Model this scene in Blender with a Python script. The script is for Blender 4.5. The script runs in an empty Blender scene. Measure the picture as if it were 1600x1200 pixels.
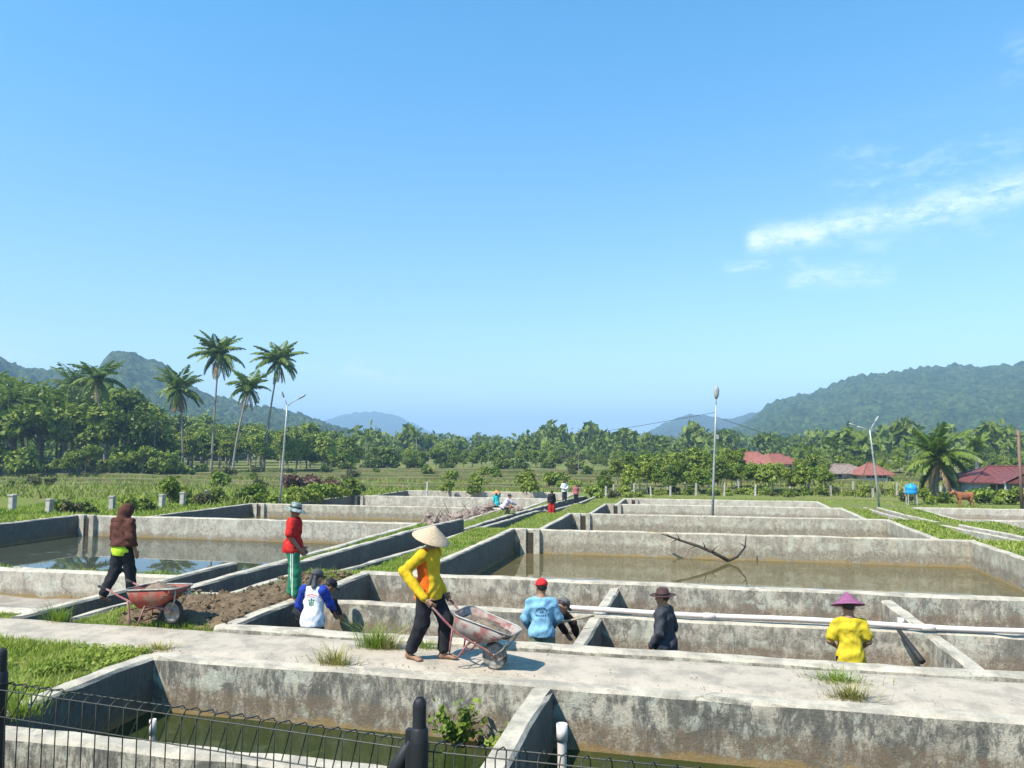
import bpy, math, random
import numpy as np
from mathutils import Vector, Matrix

rng = np.random.default_rng(7)
random.seed(7)
SC = bpy.context.scene
COL = SC.collection
RAD = math.radians

# ------------------------------------------------------------------ camera
cam_d = bpy.data.cameras.new('camera')
cam_d.sensor_width = 36.0
cam_d.lens = 27.0
cam_d.clip_start = 0.05
cam_d.clip_end = 30000.0
cam = bpy.data.objects.new('camera', cam_d)
COL.objects.link(cam)
CAM_Z, PITCH, YAW = 2.65, RAD(4.621), RAD(13.543)
cam.location = (0, 0, CAM_Z)
cam.rotation_euler = (RAD(90) + PITCH, 0, YAW)
SC.camera = cam

# ------------------------------------------------------------------ sky, sun, exposure
SUN_DIR = Vector((0.48, 0.60, -1.0)).normalized()          # way the light travels
TO_SUN = -SUN_DIR
SUN_EL = math.asin(TO_SUN.z)
SUN_ROT = math.atan2(TO_SUN.x, TO_SUN.y)

world = bpy.data.worlds.new('World')
SC.world = world
world.use_nodes = True
WN, WL = world.node_tree.nodes, world.node_tree.links
WN.clear()


class NT:
    """tiny helper for node trees"""
    def __init__(s, tree):
        s.t, s.n, s.l = tree, tree.nodes, tree.links

    def new(s, typ, **kw):
        nd = s.n.new(typ)
        for k, v in kw.items():
            setattr(nd, k, v)
        return nd

    def put(s, sock, v):
        if isinstance(v, bpy.types.NodeSocket):
            s.l.new(v, sock)
        elif v is not None:
            if hasattr(sock, 'default_value'):
                dv = sock.default_value
                if hasattr(dv, '__len__') and not hasattr(v, '__len__'):
                    v = [v] * len(dv)
                if hasattr(dv, '__len__') and len(dv) == 4 and len(v) == 3:
                    v = tuple(v) + (1.0,)
                sock.default_value = v

    def math(s, op, a, b=None, c=None, clamp=False):
        nd = s.new('ShaderNodeMath', operation=op, use_clamp=clamp)
        for i, v in enumerate((a, b, c)):
            if v is not None:
                s.put(nd.inputs[i], v)
        return nd.outputs[0]

    def vmath(s, op, a, b=None):
        nd = s.new('ShaderNodeVectorMath', operation=op)
        s.put(nd.inputs[0], a)
        if b is not None:
            s.put(nd.inputs[1], b)
        return nd.outputs['Value'] if op in ('DOT_PRODUCT', 'LENGTH') else nd.outputs[0]

    def sep(s, v):
        nd = s.new('ShaderNodeSeparateXYZ')
        s.put(nd.inputs[0], v)
        return nd.outputs

    def comb(s, x, y, z):
        nd = s.new('ShaderNodeCombineXYZ')
        for i, v in enumerate((x, y, z)):
            s.put(nd.inputs[i], v)
        return nd.outputs[0]

    def noise(s, vec, scale, detail=4, rough=0.55, dist=0.0):
        nd = s.new('ShaderNodeTexNoise')
        if vec is not None:
            s.put(nd.inputs['Vector'], vec)
        nd.inputs['Scale'].default_value = scale
        nd.inputs['Detail'].default_value = detail
        nd.inputs['Roughness'].default_value = rough
        nd.inputs['Distortion'].default_value = dist
        return nd.outputs['Fac']

    def ramp(s, v, a, b, lo=0.0, hi=1.0):
        nd = s.new('ShaderNodeMapRange', interpolation_type='SMOOTHSTEP')
        s.put(nd.inputs[0], v)
        nd.inputs[1].default_value = a
        nd.inputs[2].default_value = b
        nd.inputs[3].default_value = lo
        nd.inputs[4].default_value = hi
        return nd.outputs[0]

    def mix(s, f, a, b, mode='MIX'):
        nd = s.new('ShaderNodeMix', data_type='RGBA', blend_type=mode)
        s.put(nd.inputs[0], f)
        s.put(nd.inputs[6], a)
        s.put(nd.inputs[7], b)
        return nd.outputs[2]


w = NT(world.node_tree)
sky = w.new('ShaderNodeTexSky', sky_type='NISHITA')
sky.sun_disc = False
sky.sun_elevation = SUN_EL
sky.sun_rotation = SUN_ROT
sky.altitude = 0.0
sky.air_density = 1.0
sky.dust_density = 0.5
sky.ozone_density = 1.0
tc = w.new('ShaderNodeTexCoord')
D3 = w.sep(tc.outputs['Generated'])
az = w.math('ARCTAN2', D3[0], D3[1])                       # 0 = +Y, positive to the right
el = w.math('ARCSINE', D3[2])
cdir = w.comb(w.math('MULTIPLY', az, 1.0), w.math('MULTIPLY', el, 3.2), 0.0)
warp = w.math('SUBTRACT', w.noise(cdir, 9.0, 4, 0.6), 0.5)
fine = w.noise(w.comb(w.math('MULTIPLY', az, 1.0), w.math('MULTIPLY', el, 2.2), w.math('MULTIPLY', warp, 0.25)), 15.0, 9, 0.72)


def cirrus(a0, e0, a1, e1, th, amp, lo=0.36, hi=0.78):
    """a streak of high cloud along the line (a0,e0)-(a1,e1) in azimuth / elevation"""
    dx, dy = a1 - a0, e1 - e0
    L = math.hypot(dx, dy)
    ux, uy = dx / L, dy / L
    pa = w.math('SUBTRACT', az, a0)
    pe = w.math('SUBTRACT', el, e0)
    along = w.math('ADD', w.math('MULTIPLY', pa, ux / L), w.math('MULTIPLY', pe, uy / L))
    across = w.math('ADD', w.math('MULTIPLY', pa, -uy), w.math('MULTIPLY', pe, ux))
    across = w.math('ADD', across, w.math('MULTIPLY', warp, th * 2.2))
    g = w.math('DIVIDE', across, th)
    g = w.math('EXPONENT', w.math('MULTIPLY', w.math('MULTIPLY', g, g), -1.0))
    ends = w.math('MULTIPLY', w.ramp(along, -0.06, 0.12), w.ramp(along, 1.12, 0.8))
    return w.math('MULTIPLY', w.math('MULTIPLY', w.math('MULTIPLY', g, ends), w.ramp(fine, lo, hi)), amp)


def azel(px, py):
    x, y = (px - 800) / 1200, -(py - 600) / 1200
    v = Vector((x, y, -1.0))
    v.rotate(cam.rotation_euler.to_matrix())
    v.normalize()
    return math.atan2(v.x, v.y), math.asin(v.z)


def streak(x0, y0, x1, y1, th, amp, lo=0.36, hi=0.78):
    a0, e0 = azel(x0, y0)
    a1, e1 = azel(x1, y1)
    return cirrus(a0, e0, a1, e1, th, amp, lo, hi)


cl = streak(1165, 380, 1310, 358, 0.014, 1.0, .28, .60)
for args in ((1250, 370, 1700, 266, 0.015, 0.95, .30, .64), (1280, 350, 1700, 300, 0.035, 0.35, .42, .75), (1130, 421, 1225, 404, 0.007, 0.6, .36, .66), (1225, 434, 1400, 426, 0.011, 0.7, .36, .68),
             (1232, 395, 1262, 432, 0.008, 0.4, .3, .7), (1330, 380, 1390, 385, 0.008, 0.4, .32, .7), (1290, 295, 1620, 225, 0.04, 0.42, .44, .74),
             (470, 566, 760, 614, 0.014, 0.6, .34, .72), (-60, 545, 90, 560, 0.02, 0.4, .3, .75), (520, 612, 820, 640, 0.02, 0.18, .3, .8), (1560, 95, 1700, 80, 0.02, 0.35, .4, .75)):
    cl = w.math('MAXIMUM', cl, streak(*args))
wide = w.noise(w.comb(w.math('MULTIPLY', az, 0.7), w.math('MULTIPLY', el, 1.8), 3.3), 2.3, 6, 0.62)
cl = w.math('MAXIMUM', cl, w.math('MULTIPLY', w.ramp(wide, 0.6, 0.9), 0.25))
tint = w.mix(w.ramp(el, 0.0, .62), (.90, 1.0, 1.12), (.46, 1.16, 1.38))
skyc = w.mix(1.0, sky.outputs[0], tint, 'MULTIPLY')
skyc = w.mix(w.math('MULTIPLY', cl, .75), skyc, (6.3, 7.0, 7.8))
bg = w.new('ShaderNodeBackground')
w.put(bg.inputs[0], skyc)
bg.inputs[1].default_value = 0.122
wo = w.new('ShaderNodeOutputWorld')
WL.new(bg.outputs[0], wo.inputs[0])

sun_d = bpy.data.lights.new('sun', 'SUN')
sun_d.energy = 5.0
sun_d.angle = RAD(0.53)
sun_d.color = (1.0, 0.935, 0.83)
sun = bpy.data.objects.new('sun', sun_d)
COL.objects.link(sun)
sun.rotation_euler = SUN_DIR.to_track_quat('-Z', 'Y').to_euler()
sun.location = (0, 0, 30)

vs = SC.view_settings
SC.display_settings.display_device = 'sRGB'
vs.view_transform = 'Standard'
vs.look = 'None'
vs.exposure = 0.77
vs.gamma = 1.0
vs.use_curve_mapping = False
SC.cycles.use_denoising = True
SC.cycles.max_bounces = 6
SC.cycles.diffuse_bounces = 2
SC.cycles.glossy_bounces = 3
SC.cycles.transmission_bounces = 4
SC.cycles.volume_bounces = 0
SC.cycles.caustics_reflective = False
SC.cycles.caustics_refractive = False

# ------------------------------------------------------------------ generic helpers
CY, SY, CP, SP = math.cos(YAW), math.sin(YAW), math.cos(PITCH), math.sin(PITCH)
FW = np.array([-SY * CP, CY * CP, SP])
RT = np.array([CY, SY, 0.0])
UP = np.cross(RT, FW)
CC = np.array([0, 0, CAM_Z])


def ray(px, py):
    return FW + (px - 800) / 1200 * RT - (py - 600) / 1200 * UP


def at_z(px, py, z):                 # the point of height z seen in that direction
    d = ray(px, py)
    return CC + d * ((z - CAM_Z) / d[2])


def at_d(px, py, D):                 # the point at depth D
    return CC + ray(px, py) * D


def at_y(px, py, Y):
    d = ray(px, py)
    return CC + d * (Y / d[1])


class MB:
    """collects vertices and faces of one mesh"""
    def __init__(s):
        s.v, s.f, s.m = [], [], []

    def add(s, v, f, mi=0):
        o = len(s.v)
        s.v += [tuple(map(float, p)) for p in v]
        s.f += [tuple(i + o for i in q) for q in f]
        s.m += [mi] * len(f)
        return s

    def box(s, lo, hi, mi=0):
        x0, y0, z0 = lo
        x1, y1, z1 = hi
        v = [(x0, y0, z0), (x1, y0, z0), (x1, y1, z0), (x0, y1, z0), (x0, y0, z1), (x1, y0, z1), (x1, y1, z1), (x0, y1, z1)]
        return s.add(v, [(0, 3, 2, 1), (4, 5, 6, 7), (0, 1, 5, 4), (1, 2, 6, 5), (2, 3, 7, 6), (3, 0, 4, 7)], mi)

    def tube(s, pts, rad, n=8, caps=True, mi=0, flat=1.0):
        pts = [Vector(p) for p in pts]
        if not hasattr(rad, '__len__'):
            rad = [rad] * len(pts)
        v, f = [], []
        ref = Vector((0, 0, 1))
        d0 = (pts[1] - pts[0]).normalized()
        if abs(d0.z) > 0.9:
            ref = Vector((1, 0, 0))
        for i, p in enumerate(pts):
            a = pts[max(i - 1, 0)]
            b = pts[min(i + 1, len(pts) - 1)]
            t = (b - a).normalized()
            x = t.cross(ref).normalized()
            y = x.cross(t).normalized()
            for k in range(n):
                g = 2 * math.pi * k / n
                v.append(p + (x * math.cos(g) + y * math.sin(g) * flat) * rad[i])
        for i in range(len(pts) - 1):
            for k in range(n):
                k2 = (k + 1) % n
                f.append((i * n + k, i * n + k2, (i + 1) * n + k2, (i + 1) * n + k))
        if caps:
            f.append(tuple(range(n))[::-1])
            f.append(tuple((len(pts) - 1) * n + k for k in range(n)))
        return s.add(v, f, mi)

    def lathe(s, prof, n=24, mi=0, mtx=None):
        v, f = [], []
        for r, z in prof:
            for k in range(n):
                g = 2 * math.pi * k / n
                p = Vector((r * math.cos(g), r * math.sin(g), z))
                v.append(mtx @ p if mtx else p)
        for i in range(len(prof) - 1):
            for k in range(n):
                k2 = (k + 1) % n
                f.append((i * n + k, i * n + k2, (i + 1) * n + k2, (i + 1) * n + k))
        return s.add(v, f, mi)

    def build(s, name, mat, parent=None, loc=(0, 0, 0), smooth=False, rot=None):
        me = bpy.data.meshes.new(name)
        me.from_pydata(s.v, [], s.f)
        for m in (mat if isinstance(mat, (list, tuple)) else [mat]):
            me.materials.append(m)
        if any(s.m):
            me.polygons.foreach_set('material_index', s.m)
        if smooth:
            me.polygons.foreach_set('use_smooth', [True] * len(me.polygons))
        me.update()
        return link(name, me, parent, loc, rot)


def link(name, me, parent=None, loc=(0, 0, 0), rot=None):
    o = bpy.data.objects.new(name, me)
    COL.objects.link(o)
    o.location = loc
    if rot is not None:
        o.rotation_euler = rot
    if parent is not None:
        o.parent = parent
    return o


def np_mesh(name, V, F, mat, parent=None, loc=(0, 0, 0), smooth=False, attrs=None):
    """mesh from numpy arrays; F is (n,3) or (n,4)"""
    V = np.asarray(V, np.float32)
    F = np.asarray(F, np.int32)
    me = bpy.data.meshes.new(name)
    me.vertices.add(len(V))
    me.vertices.foreach_set('co', V.ravel())
    k = F.shape[1]
    me.loops.add(F.size)
    me.loops.foreach_set('vertex_index', F.ravel())
    me.polygons.add(len(F))
    me.polygons.foreach_set('loop_start', np.arange(0, F.size, k, dtype=np.int32))
    me.polygons.foreach_set('loop_total', np.full(len(F), k, np.int32))
    if smooth:
        me.polygons.foreach_set('use_smooth', np.ones(len(F), bool))
    me.materials.append(mat)
    me.update(calc_edges=True)
    me.validate()
    for an, av in (attrs or {}).items():
        a = me.attributes.new(an, 'FLOAT', 'POINT')
        a.data.foreach_set('value', np.asarray(av, np.float32))
    if name is None:
        return me
    return link(name, me, parent, loc)


def empty(name, loc=(0, 0, 0), rz=0.0):
    o = bpy.data.objects.new(name, None)
    COL.objects.link(o)
    o.location = loc
    o.rotation_euler = (0, 0, rz)
    o.empty_display_size = 0.2
    return o


def tag(o, label=None, cat=None, group=None, kind=None):
    if label:
        o['label'] = label
    if cat:
        o['category'] = cat
    if group:
        o['group'] = group
    if kind:
        o['kind'] = kind
    return o


def hash2(ix, iy, s=0):
    h = np.sin(ix * 127.1 + iy * 311.7 + s * 74.7) * 43758.5453
    return h - np.floor(h)


def vnoise(x, y, s=0):
    ix, iy = np.floor(x), np.floor(y)
    fx, fy = x - ix, y - iy
    fx, fy = fx * fx * (3 - 2 * fx), fy * fy * (3 - 2 * fy)
    a, b = hash2(ix, iy, s), hash2(ix + 1, iy, s)
    c, d = hash2(ix, iy + 1, s), hash2(ix + 1, iy + 1, s)
    return a + (b - a) * fx + (c - a) * fy + (a - b - c + d) * fx * fy


def fbm(x, y, s=0, o=4):
    r, a = 0, 0.5
    for i in range(o):
        r = r + a * vnoise(x * 2 ** i, y * 2 ** i, s + i)
        a *= 0.5
    return r


# ------------------------------------------------------------------ materials
def new_mat(name):
    m = bpy.data.materials.new(name)
    m.use_nodes = True
    t = NT(m.node_tree)
    p = t.n['Principled BSDF']
    return m, t, p


def bump(t, p, h, strength=0.3, dist=0.02):
    b = t.new('ShaderNodeBump')
    b.inputs['Strength'].default_value = strength
    b.inputs['Distance'].default_value = dist
    t.put(b.inputs['Height'], h)
    t.put(p.inputs['Normal'], b.outputs[0])


def simple(name, c1, c2=None, scale=8.0, rough=0.8, bstr=0.2, metal=0.0, spec=0.3, stretch=(1, 1, 1), lo=.35, hi=.65, obj=True, bdist=.01):
    """two-tone noise material with a little relief"""
    m, t, p = new_mat(name)
    tcn = t.new('ShaderNodeTexCoord')
    v = t.vmath('MULTIPLY', tcn.outputs['Object'] if obj else t.new('ShaderNodeNewGeometry').outputs['Position'], stretch)
    n = t.noise(v, scale, 5, 0.6)
    c2 = c2 or tuple(x * 0.72 for x in c1)
    t.put(p.inputs['Base Color'], t.mix(t.ramp(n, lo, hi), c1, c2))
    p.inputs['Roughness'].default_value = rough
    p.inputs['Metallic'].default_value = metal
    p.inputs['Specular IOR Level'].default_value = spec
    if bstr:
        bump(t, p, t.noise(v, scale * 3.0, 4, 0.6), bstr, bdist)
    return m


def concrete(name, c1=(.54, .475, .37), c2=(.35, .305, .235), streak=.75, algae=.35, mud=(.17, .115, .065), ochre=(.29, .185, .06), band=.62, shade_amt=0.0, shade_col=(.036, .038, .036)):
    """weathered pond concrete: vertical run-off streaks, tide marks keyed to the 'dep' attribute (0 top, 1 water line)"""
    m, t, p = new_mat(name)
    g = t.new('ShaderNodeNewGeometry')
    pos = g.outputs['Position']
    nz = t.math('ABSOLUTE', t.sep(g.outputs['True Normal'])[2])
    vert = t.ramp(nz, 0.75, 0.35)
    at = t.new('ShaderNodeAttribute', attribute_name='dep')
    dep = at.outputs['Fac']
    big = t.noise(pos, 0.55, 4, 0.6)
    mid = t.noise(pos, 2.6, 6, 0.65)
    fin = t.noise(pos, 38.0, 5, 0.7)
    st = t.noise(t.vmath('MULTIPLY', pos, (3.6, 3.6, 0.9)), 1.6, 8, 0.7, 0.6)
    st2 = t.noise(t.vmath('MULTIPLY', pos, (15, 15, 5.5)), 1.4, 6, 0.75)
    col = t.mix(t.ramp(mid, .35, .68), c1, c2)
    col = t.mix(t.math('MULTIPLY', t.ramp(big, .45, .7), .35), col, tuple(x * 1.18 for x in c1))
    # pale mineral bloom with a green cast
    gr = t.math('MULTIPLY', t.math('MULTIPLY', t.ramp(t.noise(pos, 1.1, 5, .6), .5, .68), vert), algae)
    col = t.mix(gr, col, (.40, .42, .34))
    col = t.mix(t.math('MULTIPLY', t.math('MULTIPLY', vert, shade_amt), t.ramp(st2, .25, .7, 1.0, .7)), col, shade_col)  # vertical faces darkened so the base colour carries shade
    blot = t.noise(t.vmath('MULTIPLY', pos, (1, 1, .6)), 13.0, 7, .75)
    col = t.mix(t.math('MULTIPLY', t.ramp(blot, .5, .60), t.math('MULTIPLY', vert, .25 + .5 * streak)), col, (.125, .12, .10))
    mo = t.noise(t.vmath('MULTIPLY', pos, (1, 1, .55)), 2.4, 10, .8, .5)
    mo = t.math('MULTIPLY', t.ramp(mo, .46, .56), t.math('MULTIPLY', vert, streak))
    col = t.mix(t.math('MULTIPLY', mo, .85), col, (.085, .08, .066))
    pa = t.math('MULTIPLY', t.ramp(t.noise(pos, 2.1, 5, .6, .5), .54, .6), t.math('MULTIPLY', vert, .6 * (1 - shade_amt)))
    col = t.mix(pa, col, tuple(min(.56, x * 1.2) for x in c1))
    # dark run-off
    s = t.math('MULTIPLY', t.ramp(st, .44, .6), t.ramp(st2, .36, .56))
    s = t.math('MULTIPLY', s, t.ramp(t.noise(pos, .8, 3, .5), .33, .6, .25, 1.0))
    s = t.math('MULTIPLY', s, t.math('MULTIPLY', vert, t.math('MULTIPLY', t.ramp(dep, 0.0, .14, .25, 1.0), streak)))
    col = t.mix(s, col, (.085, .083, .07))
    # spots of lichen everywhere
    sp = t.math('MULTIPLY', t.ramp(t.noise(pos, 9.0, 6, .75), .58, .7), .55)
    col = t.mix(sp, col, (.15, .145, .125))
    # tide band
    dn = t.math('ADD', dep, t.math('MULTIPLY', t.math('SUBTRACT', t.noise(t.vmath('MULTIPLY', pos, (1.6, 1.6, .6)), 1.5, 6, .65), .5), .55))
    b1 = t.math('MULTIPLY', t.ramp(dn, band - .08, band + .1), t.math('MULTIPLY', vert, t.math('MULTIPLY', t.ramp(fin, .3, .6, .35, 1.0), t.ramp(t.noise(pos, 11, 6, .7), .36, .6, .35, 1.0))))
    col = t.mix(b1, col, mud)
    b2 = t.math('MULTIPLY', t.ramp(dn, .86, .97), vert)
    col = t.mix(t.math('MULTIPLY', b2, .8), col, ochre)
    # foot traffic grime on the tops
    tg = t.math('MULTIPLY', t.math('MULTIPLY', t.ramp(mid, .46, .68), t.math('SUBTRACT', 1.0, vert)), .6)
    col = t.mix(tg, col, (.26, .24, .2))
    col = t.mix(t.ramp(fin, .25, .75, 0.0, .28), col, (.2, .19, .17))
    vo = t.new('ShaderNodeTexVoronoi', feature='DISTANCE_TO_EDGE')
    wv_ = t.new('ShaderNodeTexNoise')
    wv_.inputs['Scale'].default_value = 1.8
    wv_.inputs['Detail'].default_value = 6
    t.put(wv_.inputs['Vector'], pos)
    t.put(vo.inputs['Vector'], t.vmath('ADD', pos, t.vmath('MULTIPLY', wv_.outputs['Color'], (.9, .9, .9))))
    vo.inputs['Scale'].default_value = .55
    ck = t.math('MULTIPLY', t.ramp(vo.outputs['Distance'], .008, .002), t.ramp(big, .52, .58))
    col = t.mix(t.math('MULTIPLY', ck, .5), col, (.07, .065, .055))
    t.put(p.inputs['Base Color'], col)
    p.inputs['Roughness'].default_value = .9
    p.inputs['Specular IOR Level'].default_value = .2
    h = t.math('ADD', t.math('MULTIPLY', fin, .5), t.math('ADD', mid, t.math('MULTIPLY', st, .5)))
    bump(t, p, h, .6, .03)
    return m


MAT = {}
MAT['wall'] = concrete('pond_concrete', band=.52, streak=1.0)
MAT['wall_dig'] = concrete('dug_pond_concrete', band=.36, mud=(.19, .13, .08), ochre=(.17, .11, .055))
MAT['wall_clean'] = concrete('sunbleached_concrete', c1=(.55, .485, .385), c2=(.43, .375, .295), streak=.35, algae=.1, band=.74, mud=(.21, .16, .10))
MAT['wall_far'] = concrete('far_concrete', c1=(.54, .48, .38), c2=(.42, .37, .285), streak=.2, algae=.12, band=.6, mud=(.22, .17, .12), ochre=(.3, .2, .09))
MAT['wall_muddy'] = concrete('muddy_concrete', c1=(.53, .465, .355), c2=(.38, .33, .245), streak=.35, algae=.2, band=.55, mud=(.19, .15, .10), ochre=(.33, .22, .08))
MAT['mossy_shade'] = concrete('algae_and_shade_concrete', shade_amt=.93, algae=.1, streak=.6)  # algae coat, deepened to near black as painted shade on the side faces
MAT['walk'] = concrete('walkway_concrete', c1=(.48, .405, .315), c2=(.36, .30, .23), streak=0, algae=0, band=5)


def water(name, col, rough=.04, murk=(.10, .10, .05)):
    m, t, p = new_mat(name)
    pos = t.new('ShaderNodeNewGeometry').outputs['Position']
    n = t.noise(pos, .5, 4, .6)
    t.put(p.inputs['Base Color'], t.mix(t.ramp(n, .35, .7), col, murk))
    p.inputs['Roughness'].default_value = rough
    sc = t.math('MULTIPLY', t.ramp(t.noise(pos, 1.7, 8, .7, .6), .57, .64), .55)
    t.put(p.inputs['Base Color'], t.mix(sc, t.mix(t.ramp(n, .35, .7), col, murk), tuple(x * 1.7 for x in murk)))
    t.put(p.inputs['Roughness'], t.math('ADD', t.math('MULTIPLY', sc, .35), rough))
    p.inputs['IOR'].default_value = 1.33
    p.inputs['Specular IOR Level'].default_value = .5
    bump(t, p, t.noise(pos, 3.0, 3, .5), .06, .006)
    return m


MAT['water_clear'] = water('dark_pond_water', (.045, .05, .032), .012, (.06, .058, .035))
MAT['water_mud'] = water('muddy_pond_water', (.10, .082, .034), .015, (.125, .10, .045))
MAT['water_green'] = water('green_pond_water', (.02, .032, .008), .03, (.034, .043, .012))


def mud_mat():
    m, t, p = new_mat('wet_mud')
    pos = t.new('ShaderNodeNewGeometry').outputs['Position']
    n = t.noise(pos, 1.3, 6, .65)
    f = t.noise(pos, 14, 5, .7)
    c = t.mix(t.ramp(n, .38, .62), (.115, .085, .05), (.23, .18, .115))
    c = t.mix(t.ramp(f, .3, .8, 0, .5), c, (.08, .06, .04))
    t.put(p.inputs['Base Color'], c)
    t.put(p.inputs['Roughness'], t.ramp(n, .36, .5, .12, .85))
    bump(t, p, t.math('ADD', n, t.math('MULTIPLY', f, .3)), .5, .04)
    return m


MAT['mud'] = mud_mat()
MAT['silt'] = simple('dry_silt', (.34, .30, .25), (.24, .21, .17), 2.2, .95, .4, obj=False, spec=.1)


def ground_mat():
    """short grass, trodden earth and, far off, the pale bands of the rice fields"""
    m, t, p = new_mat('grassy_ground')
    pos = t.new('ShaderNodeNewGeometry').outputs['Position']
    n1 = t.noise(pos, .35, 5, .6)
    n2 = t.noise(pos, 3.5, 6, .7)
    n3 = t.noise(pos, 30, 4, .7)
    c = t.mix(t.ramp(n2, .35, .66), (.11, .155, .025), (.20, .215, .05))
    c = t.mix(t.ramp(n1, .5, .68, 0, .75), c, (.20, .165, .085))
    fld = t.noise(t.vmath('MULTIPLY', pos, (.010, .16, 1)), 1.0, 5, .6)
    fc = t.mix(t.ramp(fld, .38, .62), (.14, .18, .035), (.22, .205, .07))
    fc = t.mix(t.ramp(t.noise(t.vmath('MULTIPLY', pos, (.03, .3, 1)), 1.3, 4, .6), .56, .66, 0, .7), fc, (.13, .095, .05))
    far = t.ramp(t.sep(pos)[1], 62, 72)
    c = t.mix(far, c, fc)
    c = t.mix(t.ramp(n3, .3, .8, 0, .35), c, (.06, .07, .02))
    t.put(p.inputs['Base Color'], c)
    p.inputs['Roughness'].default_value = .95
    p.inputs['Specular IOR Level'].default_value = .1
    bump(t, p, t.math('ADD', n2, n3), .7, .05)
    return m


MAT['ground'] = ground_mat()
MAT['soil'] = simple('turned_brown_soil', (.185, .13, .08), (.11, .08, .05), 7, .95, .6, obj=False, spec=.1, bdist=.03)


def leaf_mat(name, c1, c2, dead=None, rough=.55, scale=1.2, trans=.25):
    """leaves: colour varies from clump to clump and from plant to plant, some light passes through"""
    m, t, p = new_mat(name)
    pos = t.new('ShaderNodeTexCoord').outputs['Object']
    oi = t.new('ShaderNodeObjectInfo')
    n = t.noise(pos, scale, 3, .6)
    f = t.math('ADD', t.ramp(n, .32, .68), t.math('MULTIPLY', t.math('SUBTRACT', oi.outputs['Random'], .5), .7), clamp=True)
    c = t.mix(f, c1, c2)
    if dead:
        c = t.mix(t.ramp(t.noise(pos, scale * 2.3, 2, .5), .62, .72, 0, .8), c, dead)
    t.put(p.inputs['Base Color'], c)
    p.inputs['Roughness'].default_value = rough
    p.inputs['Specular IOR Level'].default_value = .25
    if trans:
        tr = t.new('ShaderNodeBsdfTranslucent')
        t.put(tr.inputs[0], t.mix(1.0, c, (1.0, 1.15, .5), 'MULTIPLY'))
        mx = t.new('ShaderNodeMixShader')
        mx.inputs[0].default_value = trans
        t.l.new(p.outputs[0], mx.inputs[1])
        t.l.new(tr.outputs[0], mx.inputs[2])
        t.l.new(mx.outputs[0], t.n['Material Output'].inputs[0])
    return m


MAT['leaf_dark'] = leaf_mat('dark_leaves', (.05, .088, .010), (.18, .225, .03))
MAT['leaf_mid'] = leaf_mat('green_leaves', (.085, .14, .013), (.25, .29, .04))
MAT['leaf_light'] = leaf_mat('light_leaves', (.13, .195, .02), (.29, .33, .055))
MAT['leaf_olive'] = leaf_mat('olive_leaves', (.08, .095, .03), (.15, .14, .055), (.17, .10, .05))
MAT['leaf_red'] = leaf_mat('reddish_leaves', (.15, .075, .06), (.22, .13, .10), (.10, .11, .03))
MAT['frond'] = leaf_mat('palm_fronds', (.065, .115, .014), (.18, .235, .042), None, .45, .6)
MAT['frond_dry'] = leaf_mat('dry_palm_fronds', (.21, .14, .065), (.29, .21, .11), None, .7, .6)
MAT['frond_far'] = leaf_mat('distant_palm_fronds', (.065, .11, .015), (.17, .22, .04), (.16, .11, .05), .5, .35)
MAT['grass'] = leaf_mat('grass_blades', (.17, .25, .03), (.32, .36, .07), (.42, .34, .14), .6, .9, .35)
MAT['grass_dry'] = leaf_mat('dry_grass_blades', (.30, .27, .08), (.44, .37, .15), (.18, .22, .04), .7, 3.0, .3)
MAT['bark'] = simple('bark', (.24, .205, .165), (.14, .12, .095), 3, .9, .5, stretch=(2, 2, .6), bdist=.03)
MAT['bark_pale'] = simple('pale_palm_bark', (.33, .29, .24), (.21, .185, .15), 2.0, .9, .4, stretch=(1, 1, 6), bdist=.02)
MAT['coconut'] = simple('coconut_husk', (.16, .17, .05), (.22, .13, .05), 3, .6, .1)
MAT['field_grass'] = leaf_mat('field_grass_blades', (.12, .17, .025), (.24, .26, .06), (.26, .19, .08), .7, .25, .3)
# ================================================================== THE SETTING
# terraced levels of the pond rows: (Y where the level starts, level)
R_LEV = [(-99, 0.0), (15.35, -.40), (28.15, -.80), (39.75, -1.20), (51.95, -1.50), (62.2, -1.65)]
L_LEV = [(-99, 0.0), (14.3, -.40), (29.2, -.85), (42.6, -1.30), (57.7, -1.60), (70.2, -1.7)]


def level(Y, lev, rampw):
    Y = np.asarray(Y, float)
    z = np.full(Y.shape, lev[0][1])
    for (a, za), (b, zb) in zip(lev[:-1], lev[1:]):
        t = np.clip((Y - b) / rampw, 0, 1)
        z = z + (zb - za) * t
    return z


def zg(X, Y):
    X, Y = np.broadcast_arrays(np.asarray(X, float), np.asarray(Y, float))
    zr, zl = level(Y, R_LEV, 2.2), level(Y, L_LEV, 2.5)
    t = np.clip((-9.6 - X) / 1.0, 0, 1)
    z = zr * (1 - t) + zl * t - .05
    # left bank rises a little towards the fence, the ground under the camera is a terrace
    z = z + np.clip((-27.5 - X) / 6, 0, 1) * .28 * np.clip((75 - Y) / 15, 0, 1)
    z = z + (fbm(X * .25, Y * .25, 3) - .5) * .10 * np.clip((np.abs(X) + Y) / 30, .2, 1.5)
    t = np.clip((2.7 - Y) / .25, 0, 1)
    z = np.where(Y < 2.8, z + t * 1.0, z)
    return z


PITS = []          # (x0,x1,y0,y1,z)
T = .24            # wall thickness


def resample(pts, step):
    out = []
    for a, b in zip(pts[:-1], pts[1:]):
        a, b = np.array(a, float), np.array(b, float)
        n = max(1, int(round(np.linalg.norm(b - a) / step)))
        for i in range(n):
            out.append(a + (b - a) * i / n)
    out.append(np.array(pts[-1], float))
    return np.array(out)


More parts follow.
